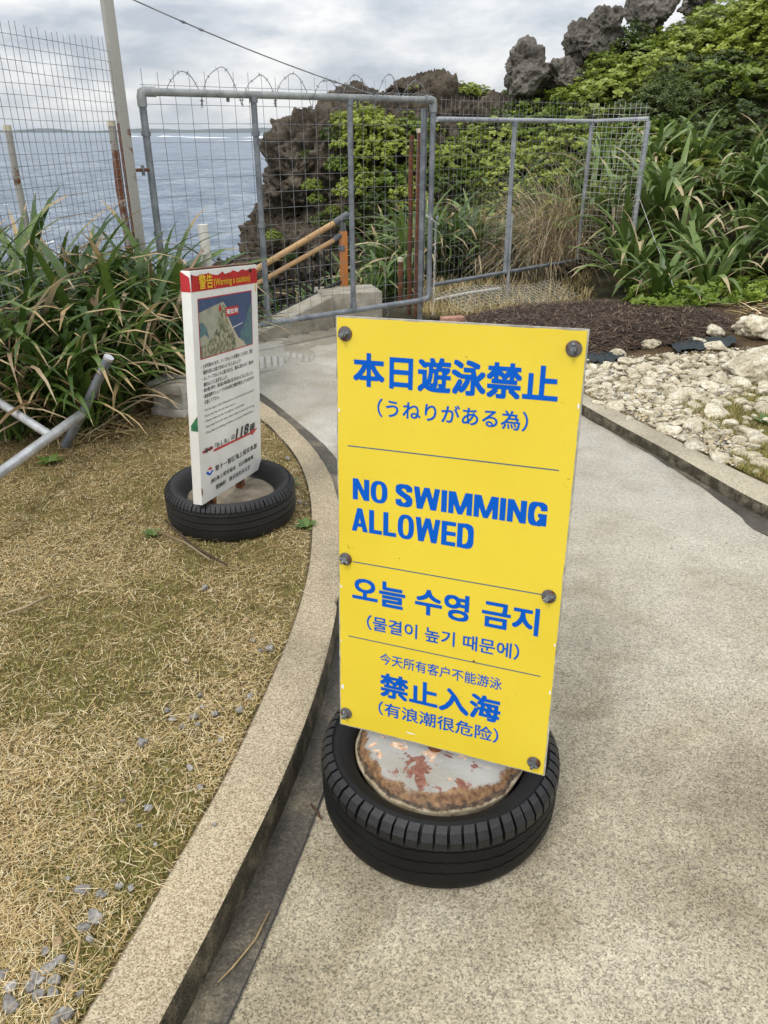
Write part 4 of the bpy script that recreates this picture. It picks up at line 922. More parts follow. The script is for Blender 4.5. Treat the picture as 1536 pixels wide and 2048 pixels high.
WB.poly([mp(.60, .395), mp(.80, .445), mp(.80, .455), mp(.60, .41)], .002).build('map_print', 'white_print', mapo)
u_, v_ = WB.uv(*r1(772, 930)); u2_, v2_ = WB.uv(*r1(945, 770)); WB.poly([(u_, v_), (u2_, v_), (u2_, v2_), (u_, v2_)], .0024).build('map_label', 'red_film', mapo)
wtext('現在地', r1(782, 908), r1(938, 790), .02, 'white_print', .0030, par=mapo, h=.020)
WB.poly([mp(.34, .74), mp(.40, .76), mp(.37, .88)], .0026).build('map_marker', 'red_film', mapo)
# torn green sticker on the side, white splashes on tyre
gs = [(403 - 0, 838), (397, 862), (401, 862)]
s1 = MB(); eL = -WB.W / 2 - .0012; hgr = WB.uv(400, 862)[1]
s1.add([WB.w(eL, hgr, .0), WB.w(eL, hgr, -.03), WB.w(eL, hgr + .02, -.03), WB.w(eL, hgr + .06, 0)], [(0, 1, 2, 3)]).build('sticker_scrap', 'green_film', box_)
chip(WB, 511, 575, .004, .022, 'yellow_print', box_, .0016, 9); chip(WB, 404, 985, .004, .018, 'dark_rust_leg', box_, .0014, 3)
chip(WB, 500, 541, .012, .008, 'black_bar', box_, .0014, 5); chip(WB, 383, 556, .003, .012, 'black_bar', box_, .0014, 6)
sp = gz(452, 1027, TW[2] + .112); m = MB()
for k in range(7): m.add([(sp[0] + .025 * random.uniform(-1, 1) + .010 * math.cos(t), sp[1] + .03 * random.uniform(-.3, .3) + .007 * math.sin(t), sp[2] + .004 + .0003 * k) for t in np.arange(7)], [tuple(range(7))])
m.build('paint_splash', 'paint_white', wsign)

# ------------------------------------------------------------------ gate
def gp(px, py): return Vector(gate_pt(px, py))
def gs_(px, py):
    q = gate_pt(px, py); return float(np.dot(q[:2] - G0, GD))
def gw(s, z, d=0.): return Vector((G0[0] + GD[0] * s + GN[0] * d, G0[1] + GD[1] * s + GN[1] * d, z))
sL, s2, s3, sR = gs_(296, 300), gs_(517, 350), gs_(703, 400), gs_(862, 400)
zT = float(np.mean([gp(300, 186).z, gp(600, 193).z, gp(850, 197).z])); zB = .2; rp = .0245
gate = empty('gate', gw(sL, 0), 'grey pipe-framed wire mesh gate closing the path, barbed wire along its top', 'gate')
MB().tube([gw(sL - .002, zT), gw(sR + .002, zT)], rp, 14).build('top_rail', 'grey_paint_pipe', gate, smooth='auto')
MB().tube([gw(sL, zB), gw(sR - .05, zB)], rp * .95, 14).build('bottom_rail', 'galvanised', gate, smooth='auto')
for s, r_ in ((sL, rp), (s2, rp * .92), (s3, rp * .92), (sR, rp)):
    u = MB().tube([gw(s, zB), gw(s, zT)], r_, 14).build('upright', 'galvanised', gate, smooth='auto')
    for zz in (zT - .25, .95):
        if s in (sL, s2): MB().tube([gw(s, zz - .015), gw(s, zz + .015)], r_ * 1.3, 12).build('clamp', 'galvanised', u, smooth='auto')
for s, sg in ((sL, 1), (sR, -1)):
    c = [gw(s, zT - .09), gw(s, zT - .03), gw(s + sg * .004, zT - .008), gw(s + sg * .03, zT + .001), gw(s + sg * .10, zT + .001)]
    MB().tube(c, rp * 1.3, 14).build('elbow', 'grey_paint_pipe', gate, smooth='auto')
MB().tube([gw(sR, zB + .09), gw(sR, zB + .05), gw(sR - .012, zB + .015), gw(sR - .05, zB), gw(sR - .10, zB)], rp * 1.25, 14).build('elbow', 'galvanised', gate, smooth='auto')
for s in (s2, s3):
    for z in (zT, zB): MB().tube([gw(s, z - .05 if z == zT else z + .01), gw(s, z - .008 if z == zT else z + .07)], rp * 1.25, 12).build('fitting', 'galvanised', gate, smooth='auto')
def wires(fn, u0, u1, v0, v1, du, dv, r, seed, sag=.004, ragged=0.):
    mb = MB(); k = 0
    u = u0
    while u < u1:
        k += 1; o1, o2 = random.uniform(-sag, sag), random.uniform(-sag, sag); top = v1 + random.uniform(0, .03)
        mb.tube([fn(u + o1 * math.sin(t * 5 + k), v0 + (top - v0) * t, o2 * math.cos(t * 4 + k)) for t in np.linspace(0, 1, 7)], r, 4, cap=False); u += du
    v = v0
    while v <= v1:
        k += 1; o1 = random.uniform(-sag, sag)
        mb.tube([fn(u0 - .02 + (u1 - u0 + .04) * t, v + o1 * math.sin(t * 6 + k), r * 1.6) for t in np.linspace(0, 1, 9)], r, 4, cap=False); v += dv
    return mb
tag(wires(lambda u, v, d: gw(u, v, -.03 + d), sL + .03, sR + .01, zB - .06, zT + .115, .112, .116, .0021, 1).build('wire_mesh', 'wire', gate), kind='stuff')
# barbed wire coil on the top rail and loose wire ends under the bottom rail
mb = MB(); pts = []
t = 0.
cs, ce = sL + .22, sR - .12
for i in range(330):
    t = i / 329; a = t * 2 * math.pi * 7.5; amp = .12 + .10 * fbm((t * 9, 2, 0), 1.)
    pts.append(gw(cs + (ce - cs) * t - .05 * math.cos(a), zT + .015 + amp * math.sin(a) * (1 if math.sin(a) > 0 else .75), .03 * math.cos(a * .5)))
mb.tube(pts, .003, 5)
for i in range(4, 326, 5):
    d = (pts[i + 1] - pts[i - 1]).normalized(); o = d.orthogonal().normalized()
    for k in (0, 1.9): v = (Matrix.Rotation(k + i, 3, d) @ o) * .016; mb.tube([pts[i] - v, pts[i] + v], .002, 4)
mb.tube([gw(sR - .7 + .03 * k, zT + .03 + .012 * math.sin(k * 2.1), .03) for k in range(22)], .0022, 5)
mb.build('barbed_wire', 'wire', gate)
for s in np.linspace(sL + .5, sR - .5, 7):
    mb = MB(); L0 = random.uniform(.05, .12); mb.tube([gw(s + .02 * math.sin(k * 1.3 + s * 9) * (k / 6), zB - .01 - L0 * k / 6, .03 + .01 * k / 6) for k in range(7)], .0018, 4); mb.build('wire_end', 'wire', gate)
for s in (sL + .63, sL + 1.75): MB().box(gw(s, zT - .036, 0), (.02, .02, .025)).build('bolt', 'grey_fitting', gate)
# tall post left of the gate with hinge
tp = gw(sL - .155, 0, .02)
dz = Vector((0, 0, 1))
Mg = Matrix(((GD[0], -GN[0], 0), (GD[1], -GN[1], 0), (0, 0, 1)))
hz = gy(200, -38, tp.y)[2]
post = empty('fence_post', tp, 'tall pale rust-edged square post beside the gate hinge', 'post')
pz0 = ground_h(tp.x, tp.y) - .15
MB().box((tp.x, tp.y, (pz0 + hz) / 2), (.066, .066, hz - pz0), Mg, .006).build('shaft', 'post_paint', post, smooth='auto')
MB().box((tp.x - .033 * GD[0] - .0, tp.y - .033 * GD[1], .9), (.005, .045, 1.5), Mg).build('rust_streak', 'rust_heavy', post)
zh = gp(275, 340).z
MB().tube([gw(sL - .12, zh, .02), gw(sL - .02, zh, .02)], .011, 8).build('hinge', 'dark_rust_leg', gate); MB().tube([gw(sL - .06, zh - .035, .02), gw(sL - .06, zh + .03, .02)], .012, 8).build('hinge', 'galvanised', gate)
# stay wire from post top to gate
a = Vector((tp.x, tp.y, hz - .03)); b = gw(gs_(745, 186), zT + .02, .03)
o = MB().tube([a + (b - a) * t + Vector((0, 0, -.03 * math.sin(math.pi * t))) for t in np.linspace(0, 1, 14)], .0042, 6)
d = (b - a)
for t0 in (.24, .30, .82, .90): c = a + d * t0 + Vector((0, 0, -.03 * math.sin(math.pi * t0))); o.tube([c - d * .012, c, c + d * .012], [.004, .010, .004], 6)
tag(o.build('stay_wire', 'wire', at_base=True), 'taut stay wire running from the tall post down to the gate top', 'wire')
# left mesh fence
zF = float(gy(205, 88, tp.y)[2]); fa = np.array([tp.x, tp.y]) - GD * .02; fb = gz(0, 45, zF)[:2]; fdir = (fb - fa) / np.linalg.norm(fb - fa); fb = fa + fdir * (np.linalg.norm(fb - fa) + .7)
lf = empty('wire_fence', (fa[0], fa[1], 0), 'tall close-meshed wire fence left of the tall post, above the green thicket', 'fence')
fl = float(np.linalg.norm(fb - fa)); fn_ = np.array([fdir[1], -fdir[0]])
tag(wires(lambda u, v, dd: Vector((*(fa + fdir * u + fn_ * dd), v)), .02, fl, .02, zF, .062, .0565, .0017, 2, .006).build('wire_mesh', 'wire', lf), kind='stuff')
# old posts behind the left fence
def old_post(px, py0, Y, w, mat, lab, cap=None, lean=0., name='old_post'):
    c = gy(px, py0, Y); e_ = empty(name, (c[0], c[1], ground_h(c[0], c[1])), lab, 'post'); z0 = max(-1.2, ground_h(c[0], c[1]) - .1)
    MB().tube([(c[0] + lean * (z - c[2]) + .004 * math.sin(z * 9), c[1], z) for z in np.linspace(z0, c[2], 9)], [w / 2 * (1 + .07 * math.sin(k * 2.3)) for k in range(9)], 9).build('shaft', mat, e_, smooth='auto')
    if cap: MB().tube([(c[0], c[1], c[2] - .03), (c[0], c[1], c[2] + .006)], w * .56, 9).build('cap', cap, e_, smooth='auto')
    return e_
old_post(222, 243, 6.2, .058, 'rusty_post', 'rust-eaten old post just behind the tall pale post', 'cream_cap')
old_post(14, 252, 5.9, .05, 'post_paint', 'weathered pale pole standing behind the left wire fence', 'cream_cap')
old_post(405, 449, 5.6, .072, 'white_post_paint', 'short white-painted post with a rust streak behind the warning board')
# rusty posts at the right end of the gate
old_post(838, 258, 7.62, .040, 'rust_heavy', 'rusty brown pole with cream cap behind the gate latch end', 'cream_cap')
old_post(823, 270, 7.72, .045, 'rust_heavy', 'rusty brown pole without cap beside the capped rusty pole')
old_post(801, 517, 8.1, .05, 'rust_heavy', 'short rusty stub post with cream knob behind the gate', 'cream_cap')
e_ = empty('fence_post', gw(sR - .05, 0, -.06), 'grey galvanised latch post of the gate, in front of the rusty poles', 'post')
MB().tube([gw(sR - .05, -.02, -.06), gw(sR - .05, zT - .06, -.06)], .026, 14).build('shaft', 'galvanised', e_, smooth='auto')
# chain and padlock
ch = empty('chain', gw(sR + .03, 0), 'thin steel chain looped round the latch post and hanging to the ground', 'chain')
zc = gp(862, 440).z; path_ = [gw(sR - .09 + .02 * k, zc + .05 - .012 * k, .05) for k in range(8)] + [gw(sR + .045, zc - .03 - .03 * k, .02) for k in range(int((zc - .05) / .03))]
mb = MB()
for i in range(len(path_) - 1):
    c = (path_[i] + path_[i + 1]) / 2; d = (path_[i + 1] - path_[i]).normalized(); sd_ = d.orthogonal().normalized(); sd_ = Matrix.Rotation(math.pi / 2 * (i % 2), 3, d) @ sd_
    mb.tube([c + d * .019 * math.cos(a) + sd_ * .009 * math.sin(a) for a in np.linspace(0, 2 * math.pi, 9)], .0032, 5, cap=False)
mb.build('links', 'pale_wire', ch)
MB().box(gw(sR + .045, zc + .02, .04), (.022, .014, .035), Mg, .004).build('padlock', 'galvanised_bright', ch)

# ------------------------------------------------------------------ right fence
kq = .945
FP = [np.array(gz(x, y, .2)[:2]) * kq for x, y in ((865, 570), (1010, 545), (1155, 520))]
zb2 = CAMH - 1.4 * kq; zt2 = float(np.mean([gy(1035, 243, FP[1][1])[2], gy(1180, 241, FP[2][1])[2]]))
FP.append(gy(1297, 240, 8.75)[:2])
rf = empty('wire_fence', (*FP[1], 0), 'galvanised pipe and wire mesh fence right of the gate, turning a corner', 'fence')
MB().tube([(*FP[0], zt2), (*FP[1], zt2), (*FP[2], zt2), (*FP[3], zt2 + .02)], .022, 12).build('top_rail', 'galvanised_bright', rf, smooth='auto')
MB().tube([(*FP[0], zb2), (*FP[1], zb2), (*FP[2], zb2), (*(FP[2] + (FP[2] - FP[1]) * .25), zb2)], .020, 12).build('bottom_rail', 'galvanised', rf, smooth='auto')
for k in (1, 2): MB().tube([(*FP[k], zb2), (*FP[k], zt2)], .023, 12).build('upright', 'galvanised_bright', rf, smooth='auto')
MB().tube([(*FP[3], .3), (*FP[3], zt2)], .024, 12).build('upright', 'galvanised_bright', rf, smooth='auto')
for k in (1, 2): MB().tube([(*FP[k], zt2 - .05), (*FP[k], zt2 - .012)], .031, 12).build('fitting', 'galvanised', rf, smooth='auto')
MB().tube([(FP[1][0] + .04, FP[1][1], .02), (FP[1][0] + .03, FP[1][1], .85)], .015, 10).build('stake', 'galvanised_bright', rf, smooth='auto')
def panel(A, B, z0, z1, du, dv, r, mat, seed):
    d = (B - A); l = np.linalg.norm(d); d = d / l; n_ = np.array([d[1], -d[0]])
    tag(wires(lambda u, v, dd: Vector((*(A + d * u + n_ * (dd + .028)), v)), .02, l, z0, z1, du, dv, r, seed, .006).build('wire_mesh', mat, rf), kind='stuff')
panel(FP[0], FP[2], .06, zt2 + .17, .060, .112, .0017, 'wire', 3)
panel(FP[2], FP[3], .25, zt2 + .16, .060, .058, .0019, 'pale_wire', 4)
# mesh offcut lying at the foot of the fence
A = np.array(gz(930, 628, .12)[:2]); B = np.array(gz(1165, 592, .12)[:2]); d = (B - A); l = float(np.linalg.norm(d)); d /= l; nn = np.array([-d[1], d[0]])
oc = MB()
for i in range(int(l / .06)): u = .06 * i; oc.tube([(*(A + d * u + nn * w), .14 + .03 * math.sin(u * 4) + .22 * w) for w in (0, .2, .42)], .0016, 4, cap=False)
for j in range(8): w = .06 * j; oc.tube([(*(A + d * u + nn * w), .142 + .03 * math.sin(u * 4) + .22 * w) for u in np.linspace(0, l, 14)], .0016, 4, cap=False)
tag(oc.build('mesh_offcut', 'pale_wire', at_base=True), 'pale wire mesh offcut slumped between the fence foot and the mulch', 'wire mesh')
a = gz(870, 600, .08); b = gz(1000, 577, .1)
tag(MB().tube([tuple(a), tuple((a + b) / 2 + np.array([0, 0, .01])), tuple(b)], .016, 10).build('pipe', 'white_post_paint', smooth='auto', at_base=True), 'pale pipe lying in dry grass at the foot of the fence', 'pipe')
a = Vector((*FP[3], 1.0)); b = Vector(gz(1352, 585, .3)); tag(MB().tube([a, (a + b) / 2 + Vector((0, 0, -.02)), b, b + Vector((0, -.02, -.1))], .0028, 5).build('guy_wire', 'pale_wire', at_base=True), 'thin pale guy wire slanting from the corner post into the leaves', 'wire')

# ------------------------------------------------------------------ stair parapet and handrail beyond the gate
W0 = np.array(gz(500, 687, 0.)[:2]); W1 = np.array(gz(668, 655, 0.)[:2]); wd = (W1 - W0) / np.linalg.norm(W1 - W0); wn_ = np.array([-wd[1], wd[0]]); wl = float(np.linalg.norm(W1 - W0)); th = .22
par_ = empty('stair_wall', (*W0, 0), 'low sloping concrete parapet with a flat end block behind the gate', 'wall')
def wp(s, w, z): q = W0 + wd * s + wn_ * w; return (q[0], q[1], z)
z_at = lambda s: .045 + .235 * s / wl
mb = MB(); N = 10; vv = []
for i in range(N + 1):
    s = wl * i / N; z = z_at(s) + .003 * fbm((s * 6, 1, 0), 1.); vv += [wp(s, 0, -.3), wp(s, 0, z - .008), wp(s, .008, z), wp(s, th - .008, z), wp(s, th, z - .008), wp(s, th, -.9)]
mb.add(vv, [(i * 6 + j, (i + 1) * 6 + j, (i + 1) * 6 + j + 1, i * 6 + j + 1) for i in range(N) for j in range(5)] + [(0, 1, 2, 3, 4, 5)])
mb.build('sloping_kerb', 'wall_concrete', par_, smooth='auto')
c = W0 + wd * (wl + .28) + wn_ * (.14); MB().box((c[0], c[1], -.08), (.56, .40, .74), Matrix.Rotation(math.atan2(wd[1], wd[0]) - .45, 3, 'Z'), .012).build('end_block', 'wall_concrete', par_, smooth='auto')
# kerb strip (landing edge) in front of the parapet
hr = empty('handrail', (*(W0 + wd * wl), .28), 'tan double handrail with orange post and black balusters beside the steps', 'handrail')
HP = W0 + wd * (wl + .10) + wn_ * .30
def on_rail(px, py): return Vector(gplane(px, py, (*HP, 0), (*wn_, 0)))
up0, up1, up2 = on_rail(695, 429), on_rail(667, 447), on_rail(500, 546)
lo0, lo1, lo2, lo3 = on_rail(694, 486), on_rail(686, 470), on_rail(667, 481), on_rail(500, 575)
MB().tube([up1, up2, up2 + (up2 - up1) * .5], .026, 14).build('rail', 'tan_rail', hr, smooth='auto'); MB().tube([up0, up1 + (up0 - up1) * .0], .031, 14).build('rail_end', 'grey_fitting', hr, smooth='auto')
MB().tube([lo2, lo3, lo3 + (lo3 - lo2) * .5], .021, 14).build('rail', 'tan_rail', hr, smooth='auto'); MB().tube([lo0, lo0 + Vector((0, 0, .04)), lo1 + Vector((0, 0, -.006)), lo1 * .55 + lo2 * .45 + Vector((0, 0, .012)), lo2], .024, 12).build('rail_end', 'grey_fitting', hr, smooth='auto')
pb = on_rail(689, 590); ptp = on_rail(688, 462)
Mw = Matrix.Rotation(math.atan2(wd[1], wd[0]) - .45, 3, 'Z')
MB().box((pb.x, pb.y, (.27 + ptp.z) / 2), (.066, .066, ptp.z - .27), Mw, .004).build('post', 'orange_post_paint', hr, smooth='auto')
MB().box((pb.x, pb.y, ptp.z + .03), (.05, .05, .08), Mw, .006).build('bracket', 'grey_fitting', hr); q = on_rail(683, 496); MB().box(q, (.05, .06, .05), Mw, .004).build('bracket', 'grey_fitting', hr)
bt0, bt1 = on_rail(681, 563), on_rail(500, 655)
MB().tube([bt0, bt1], .018, 8).build('lower_bar', 'black_bar', hr, smooth='auto')
for k in range(13):
    t = (k + .6) / 13; a = lo2 + (lo3 - lo2) * t; f_ = (a.x - bt0.x) / (bt1.x - bt0.x); b = bt0 + (bt1 - bt0) * f_ + Vector((0, 0, -.12)); MB().tube([a, b], .0085, 8).build('baluster', 'black_bar', hr, smooth='auto')

# ------------------------------------------------------------------ pipe barrier, concrete block, litter
bar = empty('pipe_barrier', gz(130, 892, ZL), 'silver galvanised pipe barrier tipped among the leaves at the lawn edge', 'barrier')
Yb = gz(130, 892, ZL)[1]
B0, B1, B2 = gz(130, 892, ZL), gy(168, 820, Yb - .02), gy(216, 718, Yb - .05)
MB().tube([tuple(B0), tuple(B1), tuple(B2)], .0235, 14).build('upright', 'galvanised', bar, smooth='auto'); MB().tube([tuple(B2), tuple(B2 + (B2 - B1) * .04)], .025, 14).build('end_cap', 'silver_pipe', bar, smooth='auto')
A0 = gy(163, 828, Yb - .03); A1 = gy(0, 946, 3.0); dA = A1 - A0
MB().tube([tuple(A0), tuple(A1), tuple(A1 + dA * .35)], .0235, 14).build('rail', 'silver_pipe', bar, smooth='auto')
t = .42; C0 = A0 + dA * t; C1 = gy(0, 806, C0[1] + .25); MB().tube([tuple(C0), tuple(C1), tuple(C1 + (C1 - C0) * .6)], .0215, 14).build('brace', 'silver_pipe', bar, smooth='auto')
q = gz(343, 828, ZL - .01); Mb = Matrix.Rotation(-.30, 3, 'Z'); bl = empty('concrete_block', q, 'small grey concrete block with a waisted front, between lawn and thicket', 'block')
def bq(x, y, z): return tuple(Vector(q) + Mb @ Vector((x, y, z)))
for z0, z1, dx, dy, nm in ((-.01, .04, .112, .10, 'foot'), (.041, .135, .10, .078, 'waist'), (.136, .195, .115, .105, 'top')): MB().box(bq(0, .06, (z0 + z1) / 2), (dx * 2, dy * 2, z1 - z0), Mb, .007).build(nm, 'block_concrete', bl, smooth='auto')
q = gz(905, 648, .05); tag(MB().box((q[0], q[1], .085), (.21, .10, .06), Matrix.Rotation(.3, 3, 'Z'), .006).build('brick', 'brick_pink', smooth='auto', at_base=True), 'pinkish brick lying beside the mulch at the path end', 'brick')
def cloth(px0, px1, py, lab, seed):
    a = gz(px0, py, .13); b = gz(px1, py - 3, .13); m = MB(); nx, ny = 24, 8
    for j in range(ny + 1):
        for i in range(nx + 1):
            u, w = i / nx, j / ny; p = a + (b - a) * u; y = p[1] + (w - .5) * .22 * (1 + .6 * fbm((u * 5, seed, 0), 1.)); m.v.append((p[0] + .02 * fbm((w * 4, u * 3, seed), 1.), y, bed_z(p[0], y) + .03 + .022 * fbm((u * 9, w * 5, seed), 1.3)))
    m.f = [(j * (nx + 1) + i, j * (nx + 1) + i + 1, (j + 1) * (nx + 1) + i + 1, (j + 1) * (nx + 1) + i) for j in range(ny) for i in range(nx)]
    tag(m.build('weed_fabric', 'fabric_black', smooth=True, at_base=True), lab, 'fabric')
cloth(1165, 1250, 706, 'dark crumpled weed fabric strip below the mulch and behind the yellow board', 2.); cloth(1345, 1470, 696, 'dark crumpled weed fabric strip between mulch and the larger pale stones', 6.)
def straw_(name, pts, w, lab, mat='straw', cat='straw'):
    m = MB(); m.tube(pts, [w * (.4 + .6 * math.sin(math.pi * min(1, (k + .6) / len(pts)))) for k in range(len(pts))], 5); return tag(m.build(name, mat, smooth=True, at_base=True), lab, cat)
straw_('straw_stalk', [tuple(gz(x, y, .012)) for x, y in ((435, 1965), (465, 1935), (510, 1880), (540, 1820))], .0022, 'long dry straw stalk lying in the dark gutter')
straw_('twig', [tuple(gz(x, y, .010)) for x, y in ((622, 1608), (632, 1620), (642, 1638))], .0035, 'short brown twig on the gutter joint beside the tyre', 'rust_heavy', 'twig')
straw_('dry_stem', [tuple(gz(x, y, ZL + .03 + dz_)) for x, y, dz_ in ((72, 1775, 0), (115, 1815, .015), (160, 1880, .02), (150, 1940, .015), (120, 2000, .01), (95, 2040, 0))], .0032, 'long bent dry stem lying over grey pebbles on the lawn', 'straw', 'stem')
for k, (a, b, c) in enumerate((((330, 1040), (390, 1095), (455, 1130)), ((310, 1060), (370, 1085), (420, 1120)), ((0, 1230), (50, 1215), (100, 1190)))):
    straw_('dead_strap_leaf', [tuple(gz(x, y, ZL + .015 + .012 * i)) for i, (x, y) in enumerate((a, b, c))], .006, ('broad dead brown leaf strip curling along the white board tyre', 'narrow dead leaf strip beside the white board tyre', 'dead brown leaf strip lying alone on the open lawn')[k], 'dry_grass_blade' if k else 'chip', 'dead leaf')

# ------------------------------------------------------------------ strap-leaf plants
def leaf_mesh(el0, bend, w, seg_=8, kink=None, mat='strap_leaf'):
    V, A = [], []; x, z, e_ = 0., 0., el0
    for k in range(seg_ + 1):
        t = k / seg_; ww = w * (.55 + .45 * min(1, t * 4)) * (1 - max(0, (t - .45) / .55) ** 1.8) + .0008
        nx, nz = -math.sin(e_), math.cos(e_); f = .22 * ww
        V += [(x + nx * f, -ww, z + nz * f), (x, 0, z), (x + nx * f, ww, z + nz * f)]; A += [t] * 3
        if k < seg_:
            x += math.cos(e_) / seg_; z += math.sin(e_) / seg_; e_ -= bend / seg_ * (.3 + 1.4 * t)
            if kink and abs(t - kink) < .5 / seg_: e_ -= 1.2
    F_ = [(k * 3 + j, k * 3 + 3 + j, k * 3 + 4 + j, k * 3 + 1 + j) for k in range(seg_) for j in (0, 1)]
    me = np_mesh('leaf', np.array(V), np.array(F_), np.zeros((0, 3)), mat, along=np.array(A)); me.polygons.foreach_set('use_smooth', [True] * len(me.polygons)); return me
SHAPES = [(1.4, 1.3, .028, None), (1.3, 1.9, .030, None), (1.15, 2.1, .030, None), (1.0, 2.0, .028, None), (.8, 1.8, .028, None), (1.2, 1.1, .026, .55), (1.4, 2.4, .026, None), (1.3, 2.9, .026, None)]
LEAVES = {m_: [leaf_mesh(a, b, w, 8, k, m_) for a, b, w, k in SHAPES] for m_ in ('strap_leaf', 'strap_leaf_bright', 'dead_leaf')}
def strap_plant(name, x, y, z, size, nleaf, mat, dead, label, group, wind=(.35, 0.), wide=1.0):
    e_ = empty(name, (x, y, z), label, 'plant', group)
    for k in range(nleaf):
        isd = random.random() < dead; me = random.choice(LEAVES['dead_leaf' if isd else mat]); a = random.uniform(0, 6.283)
        o = link('leaf', me, None, e_, (random.uniform(-.07, .07), random.uniform(-.07, .07), random.uniform(-.02, .12) * size)); s = size * random.uniform(.62, 1.12)
        o.scale = (s, s * wide * random.uniform(.8, 1.3) * (.55 if isd else 1.), s); o.rotation_euler = (random.uniform(-.25, .25), random.uniform(-.12, .12) + (.15 if isd else 0), a + .3 * math.cos(a) * wind[0])
    return e_
left_spots = [(-1.68, 4.6, .66), (-1.55, 4.3, .75), (-1.8, 4.25, .85), (-2.05, 4.15, .9), (-2.3, 4.1, .95), (-2.6, 4.2, 1.), (-1.45, 4.75, .85), (-1.7, 4.65, .95), (-1.95, 4.6, 1.0), (-2.2, 4.55, 1.05), (-2.5, 4.6, 1.1), (-1.35, 5.05, .85), (-1.6, 5.05, .98), (-1.9, 5.0, 1.02), (-2.15, 5.0, 1.08), (-2.45, 5.0, 1.1), (-1.55, 5.4, .92), (-1.8, 5.4, 1.0), (-2.1, 5.35, 1.05), (-2.4, 5.35, 1.08), (-2.75, 4.8, 1.1), (-1.65, 5.65, .9), (-1.42, 5.3, .85), (-2.0, 5.65, .95), (-1.38, 5.0, .7), (-1.22, 5.2, .72), (-2.9, 4.4, 1.05), (-2.75, 5.2, 1.05)]
left_spots += [(-1.62, 4.1, .6), (-1.75, 4.05, .66), (-2.0, 3.95, .7), (-2.25, 3.9, .72), (-2.5, 3.9, .75)]
for k, (x, y, s) in enumerate(left_spots):
    strap_plant('strap_leaf_plant', x, y, ZL - .02, s * 1.2, 52, 'strap_leaf', .2, *(('dark green strap-leaf plant in the thicket front row, right at the lawn edge', 'thicket plants at the lawn edge') if y < 4.5 else ('dark green strap-leaf plant at the back of the thicket, against the left wire fence', 'thicket plants against the fence') if y > 5.1 else ('dark green strap-leaf plant in the middle of the thicket between lawn and fence', 'thicket plants in the middle')), wide=.72)
right_spots = []
for k in range(34):
    for _ in range(60):
        x = random.uniform(2.45, 6.2); y = random.uniform(7.5, 10.8)
        if y < 7.4 + .25 * max(0, x - 3) or any((x - a) ** 2 + (y - b) ** 2 < .2 for a, b in right_spots): continue
        right_spots.append((x, y)); break
for x, y in right_spots: strap_plant('strap_leaf_plant', x, y, ground_h(x, y) - .03, random.uniform(.85, 1.15), 42, 'strap_leaf_bright', .08, *(('bright green strap-leaf plant on the bank, first row above the groundcover', 'bank plants above the groundcover') if y < 8.4 else ('bright green strap-leaf plant high on the bank, under the hill shrubs', 'bank plants under the hill shrubs') if y > 9.6 else ('bright green strap-leaf plant halfway up the bank right of the fence corner', 'bank plants halfway up')), wide=1.2)
strap_plant('strap_leaf_plant', 2.55, 7.25, .06, .85, 30, 'strap_leaf', .12, 'arching dark strap-leaf plant at the corner where mulch meets the fence', None)
for k in range(30):
    x = random.uniform(-.1, 2.6); y = 8.7 + .75 * max(0, x) * .55 + random.uniform(.0, 1.6) + (.4 if x > .5 else 0)
    strap_plant('strap_leaf_plant', x, y, ground_h(x, y) - .03, random.uniform(.85, 1.15), 28, 'strap_leaf' if k % 3 else 'strap_leaf_bright', .12, 'tall green strap-leaf plant growing behind the mesh fence below the cliff', 'plants behind the mesh fence', wide=1.0)
for k in range(9):
    x = -1.1 + .17 * k; y = 7.9 + .55 * (k * .17) + random.uniform(.1, .6); strap_plant('strap_leaf_plant', x, y, -.45 + .05 * k, random.uniform(.6, .85), 18, 'strap_leaf', .1, 'green strap-leaf plant behind the black balusters of the steps', 'plants behind the handrail', wide=1.0)
# dry tussocks
def tussock(x, y, z, h, n, lab, cols, spread=.5, grp=None, w=.006):
    e_ = empty('grass_tussock', (x, y, z), lab, 'grass', grp); a = rng.random(n) * 6.28; r_ = .16 * np.sqrt(rng.random(n)); P = np.stack([r_ * np.cos(a), r_ * np.sin(a), np.zeros(n)], 1)
    blades('blades', P, h * (.6 + .6 * rng.random(n)), w * (.7 + .6 * rng.random(n)), a + rng.normal(0, .5, n), 1.5 - spread * rng.random(n), -(1.0 + 1.5 * rng.random(n)), pick(cols, n), seg_=6, parent=e_)
TAN = [(.52, .41, .24), (.44, .33, .18), (.60, .50, .33), (.34, .25, .13)]
for k, (px, py, Y, h) in enumerate(((1085, 560, 9.6, 1.35), (1130, 545, 9.9, 1.5), (1060, 560, 9.9, 1.1), (1165, 540, 10.0, 1.4), (1110, 530, 10.3, 1.6), (1040, 570, 9.7, .9))):
    c = gy(px, py, Y); tussock(c[0], Y, ground_h(c[0], Y), h, 420, 'tan drooping dead grass tussock behind the mesh fence', TAN, .7, 'dead grass behind the fence')
# dry grass strip at the fence foot
out = []
while len(out) < 5000:
    q = gz(random.uniform(845, 1180), random.uniform(560, 640), .05)
    if q[1] > 6.6 and mul_h(q[0], q[1])[0] > .95 and (q[0] > -.05): out.append((q[0], q[1], max(0.02, ground_h(q[0], q[1])) if q[1] > 7.3 else bed_z(q[0], q[1])))
P = np.array(out); m = len(P)
blades('fence_foot_grass', P, .05 + .14 * rng.random(m), .003 + .002 * rng.random(m), rng.random(m) * 6.28, .3 + 1.2 * rng.random(m), -1.5 * rng.random(m), pick(DRY + DRY + GRN, m), seg_=3)
